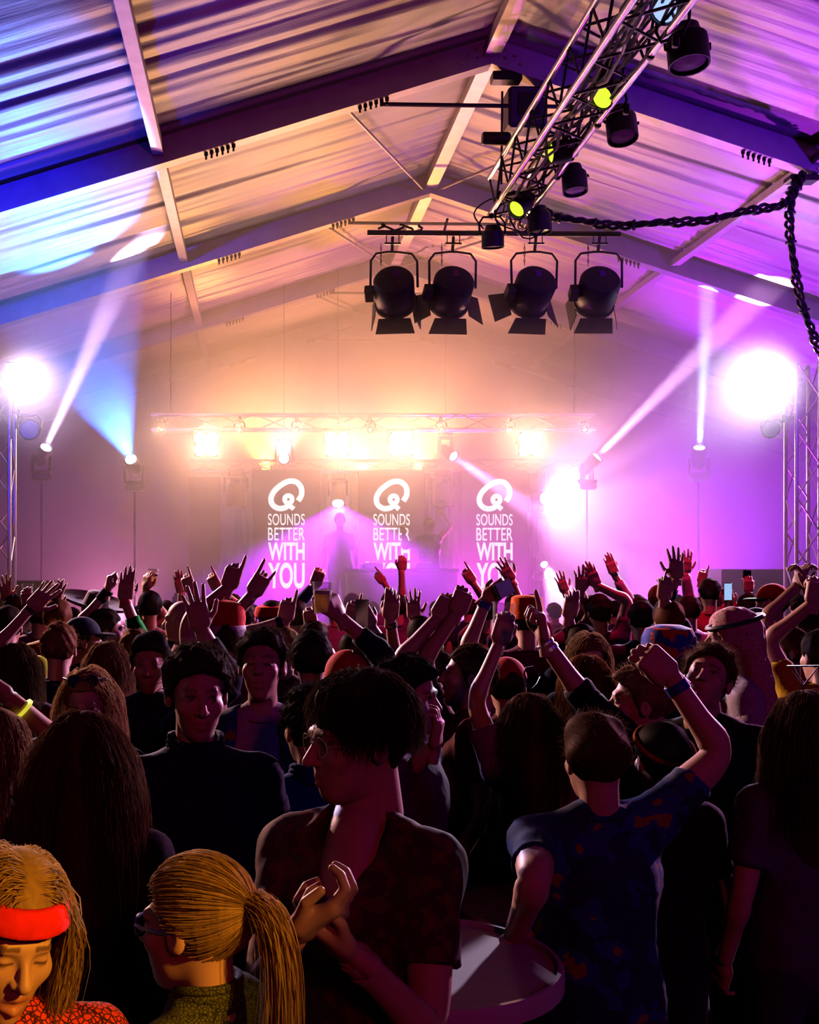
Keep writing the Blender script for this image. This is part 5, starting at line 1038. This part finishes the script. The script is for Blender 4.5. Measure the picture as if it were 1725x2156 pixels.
ha = person('person with a cupped raised hand and dark wristband, left of the two fists', 808, 1425, 5.20, -6, hair='short', hc='dark', top=(.2, .05, .06), Rr=((840, 1390), (822, 1302), 'relax', (6, -46), .0)); band(ha, 1, .86, M_BLK, w=.016)
gs = person('person in a green sleeve with an open hand behind the two fists', 886, 1342, 7.00, 0, hair='short', hc='dark', top=(.05, .30, .05), sleeve='long', cuff=.08, L=((872, 1330), (872, 1302), 'spread', (2, -38), .0))
pp = person('person pressing a dark phone upright left of the cupped hand', 800, 1385, 5.90, -4, hair='short', hc='dark', top=(.5, .2, .25), L=((806, 1392), (782, 1318), 'grip', (-14, -30), .0)); phone(at(762, 1292, pp['Y'] - .05), (.03, 0, 1), (0, -1, 0), 'dark phone held upright beside the beer')
person('person pointing up and right just beside the full beer', 742, 1378, 6.10, 0, hair='short', hc='dark', top=(.2, .06, .08), L=((738, 1350), (738, 1306), 'point', (12, -36), .0))
person('person raising one finger below the beer cup', 660, 1352, 6.90, 0, hair='curly', hc='dark', top=(.4, .06, .04), L=((652, 1350), (656, 1318), 'point', (-3, -40), .0))
pb = person('person pointing up with a dark wristband in front of the first screen', 598, 1372, 6.00, 0, hair='light' and 'short', hc='blond', top=(.4, .08, .06), L=((560, 1352), (600, 1306), 'point', (2, -44), .0)); band(pb, 0, .88, M_NAVY, w=.016)
rh = person('person in a flat red hat below the first slogan screen', 572, 1308, 7.20, 0, hair='cap', hc='dark', top=(.5, .3, .05)); head_part(rh, 'hat', lathe_hat([(.105, .03), (.11, .05), (.10, .09), (.05, .11)]), M_RED)
ds2 = person('person with a fist in a dark blue sleeve below the first screen', 622, 1302, 7.60, 0, hair='short', hc='dark', top=(.03, .02, .14), sleeve='long', Rr=((636, 1290), (664, 1232), 'fist', (8, -30), .0))
hb_ = person('person raising a spread hand in a dark sleeve above the curly-haired man', 452, 1436, 4.55, 0, hair='short', hc='dark', top=NAVY, sleeve='long', cuff=.02, L=((440, 1400), (424, 1322), 'spread', (-8, -44), .0))
person('bald man facing left in the middle distance on the left', 380, 1308, 7.10, 76, 0, hair=None, top=(.4, .2, .2))
pf = person('bare-armed man in profile facing right, one fist raised with a dark glove', 226, 1330, 6.80, -80, 0, hair='short', hc='dark', top=(.4, .22, .08), L=((150, 1312), (226, 1246), 'fist', (2, -36), .0)); band(pf, 0, .90, M_NAVY, 'glove_cuff', .04, .006)
sb = person('person in a broad dark sombrero left of centre', 198, 1290, 8.60, 0, hair='short', hc='black', top=(.3, .15, .15)); head_part(sb, 'sombrero', lathe_hat([(.045, .165), (.075, .15), (.098, .06), (.16, .048), (.25, .075), (.27, .10), (.25, .088), (.15, .062)][::-1], ax=(.25, -.15, 1)), mat('sombrero_straw', (.05, .03, .04), .8))
gr = person('person with a bright green sleeve and open hand raised left of the bearded man', 286, 1372, 6.20, 0, hair='short', hc='light', top=(.01, .38, .05), sleeve='long', cuff=.10, L=((268, 1350), (263, 1262), 'open', (8, -42), .0)); band(gr, 0, .92, mat('red_band', (.7, .05, .08), .5), w=.012); band(gr, 0, .99, mat('red_band', (.7, .05, .08), .5), w=.006)
ub = person('dark-haired person raising a small beer on the left', 316, 1282, 8.50, 0, hair='short', hc='black', top=(.4, .25, .25), L=((296, 1290), (306, 1240), 'grip', (10, -30), .0, (.6, .6, 0))); cup(hand_point(ub, 0, 0, .045, .08), (.05, 0, 1), 'small beer cup held up on the left of the crowd', .6)
person('person with a flat open palm up between the beer and the bald man', 352, 1300, 9.20, 0, hair='short', hc='dark', top=(.4, .2, .3), L=((372, 1290), (382, 1246), 'open', (-10, -38), .0))
person('person with an amber-lit pointing hand above the bald man', 412, 1298, 8.00, 0, hair='curly', hc='dark', top=(.35, .2, .1), L=((400, 1290), (402, 1244), 'point', (-10, -34), .0))
person('person with a yellow-lit arm crossing and one finger up near the first screen', 512, 1302, 7.80, 0, hair='short', hc='dark', top=(.5, .4, .05), L=((492, 1292), (458, 1240), 'point', (-14, -34), .0))
person('person with a raised hand sideways like a blade on the left', 122, 1306, 7.20, 0, hair='short', hc='red', top=(.4, .25, .06), L=((98, 1322), (108, 1278), 'open', (22, -40), .0))
person('person with a thin raised hand at the far left edge', 32, 1290, 8.60, 0, hair='short', hc='dark', top=(.1, .05, .1), L=((4, 1300), (14, 1262), 'spread', (0, -36), .0))
yl = person('person in a yellow shirt low at the far left edge', 18, 1322, 7.00, 0, hair='short', hc='dark', top=(.7, .55, .03))
lc = person('person whose hand lifts a pale cup near the left tower', 84, 1300, 8.50, 0, hair='short', hc='dark', top=(.3, .15, .2), L=((64, 1300), (60, 1276), 'grip', (-2, -30), .0)); cup(hand_point(lc, 0, 0, .045, .085), (0, 0, 1), 'pale plastic cup held up near the left tower', .5)
ck = person('man in a dark cap in profile beside the short-haired man on the left', 176, 1352, 6.50, -72, 0, hair='cap', hc='black', top=BLK); cap_hat(ck, M_NAVY)
person('woman with fair hair seen from behind below the gloved fist', 226, 1412, 5.10, 6, hair='long', hc='light', top=(.06, .03, .08), fem=1, hairL=.28)
person('person with a thin arm far off in front of the middle screen', 838, 1282, 10.5, 0, hair='short', hc='dark', top=(.2, .05, .2), Rr=((838, 1230), (846, 1200), 'grip', (4, -30), .0))
person('person pointing left far off below the middle screen', 822, 1272, 11.2, 0, hair='short', hc='brown', top=(.3, .2, .4), L=((826, 1240), (808, 1226), 'point', (-14, -16), .0))
person('person pointing up and left beside the last slogan screen', 1022, 1292, 9.00, 0, hair='short', hc='dark', top=(.3, .1, .1), L=((1020, 1250), (996, 1226), 'point', (-14, -22), .0))
pk = person('person with a splayed hand and pink cup in front of the last screen', 1088, 1296, 8.40, 0, hair='short', hc='dark', top=(.2, .05, .1), L=((1080, 1260), (1078, 1222), 'spread', (-16, -24), .0)); cup(hand_point(pk, 0, .02, .04, .08), (.6, 0, .8), 'pinkish cup tipped sideways in front of the last screen', 0)
pq = person('person holding a small dark phone up by the right tower', 1576, 1282, 9.60, 0, hair='short', hc='dark', top=(.4, .06, .3), L=((1572, 1262), (1576, 1246), 'grip', (2, -24), .0)); phone(hand_point(pq, 0, 0, .03, .10), (.05, 0, 1), (0, -1, 0), 'small dark phone held up far off by the right tower')
person('person with one thin finger raised left of the lit phone', 1470, 1290, 10.2, 0, hair='short', hc='dark', top=(.4, .05, .25), L=((1474, 1250), (1476, 1226), 'point', (8, -24), .0))
person('red-haired person with a red cap beside the dark sleeved arm', 1390, 1268, 8.90, 0, hair='short', hc='red', top=(.5, .05, .06))
# heads at the front of the crowd, too far off to tell apart
rr = random.Random(5); FAR = []
for k, px in enumerate(range(-10, 1740, 42)):
    Y = rr.uniform(11.6, 14.4); py = PY + (2.1 - rr.uniform(1.50, 1.68)) * F / Y; hx = px + rr.uniform(-12, 12)
    hr, hc, tp = ('short', 'short', 'afro', 'curly')[k % 4], ('dark', 'black', 'brown')[k % 3], ((.06, .02, .05), (.3, .05, .05), (.05, .05, .12), (.4, .3, .4))[(k // 2) % 4]
    if k < 7: FAR.append(person('far-off dark head at the front of the crowd below the stage', hx, py, Y, rr.uniform(-15, 15), hair=hr, hc=hc, top=tp, group='far heads at the front of the crowd')); continue
    src = FAR[rr.randrange(7)]; Y = clear_depth(hx, py, Y, 0); q = at(hx, py, Y); o = src['o'].copy(); COL.objects.link(o); o.location = (q.x, Y, 0); o.scale = [q.z / src['hz'][2]] * 3; o.rotation_euler = (0, 0, rr.uniform(-.4, .4))
    for ch in src['o'].children: d = ch.copy(); COL.objects.link(d); d.parent = o
# ------------------------------------------------------------------ performers on the stage
person('performer in a dark top bent over the desk under the violet fan', 716, 1098, 18.6, 176, -18, hair='short', hc='black', top=(.10, .05, .10), zbase=ZS, skin='tan')
pc = person('performer in a white tank top raising a dark cap, behind the desk', 904, 1108, 18.35, 178, 0, hair='short', hc='dark', top=(.8, .75, .78), sleeve='none', zbase=ZS, L=((938, 1112), (928, 1080), 'grip', (2, -20), -.05), Rr=((868, 1170), (850, 1120), 'fist', (-6, -16), -.05))
V, q = sdf_mesh(lambda P: smin(smax(ell(P, (0, 0, 0), (.10, .12, .10)), -P[:, 2], .006), smax(ell(P, (0, .14, .0), (.08, .10, .012)), .06 - P[:, 1], .005), .004), (-.13, -.15, -.03), (.13, .27, .13), .012)
hpv = hand_point(pc, 0, 0, .03, .10); V2 = V @ rotz(R(-100)).T; o = link('cap', Geo().add(V2, q).mesh('cap', M_NAVY), None, hpv); tag(o, 'dark cap held up by the performer in white', 'cap')
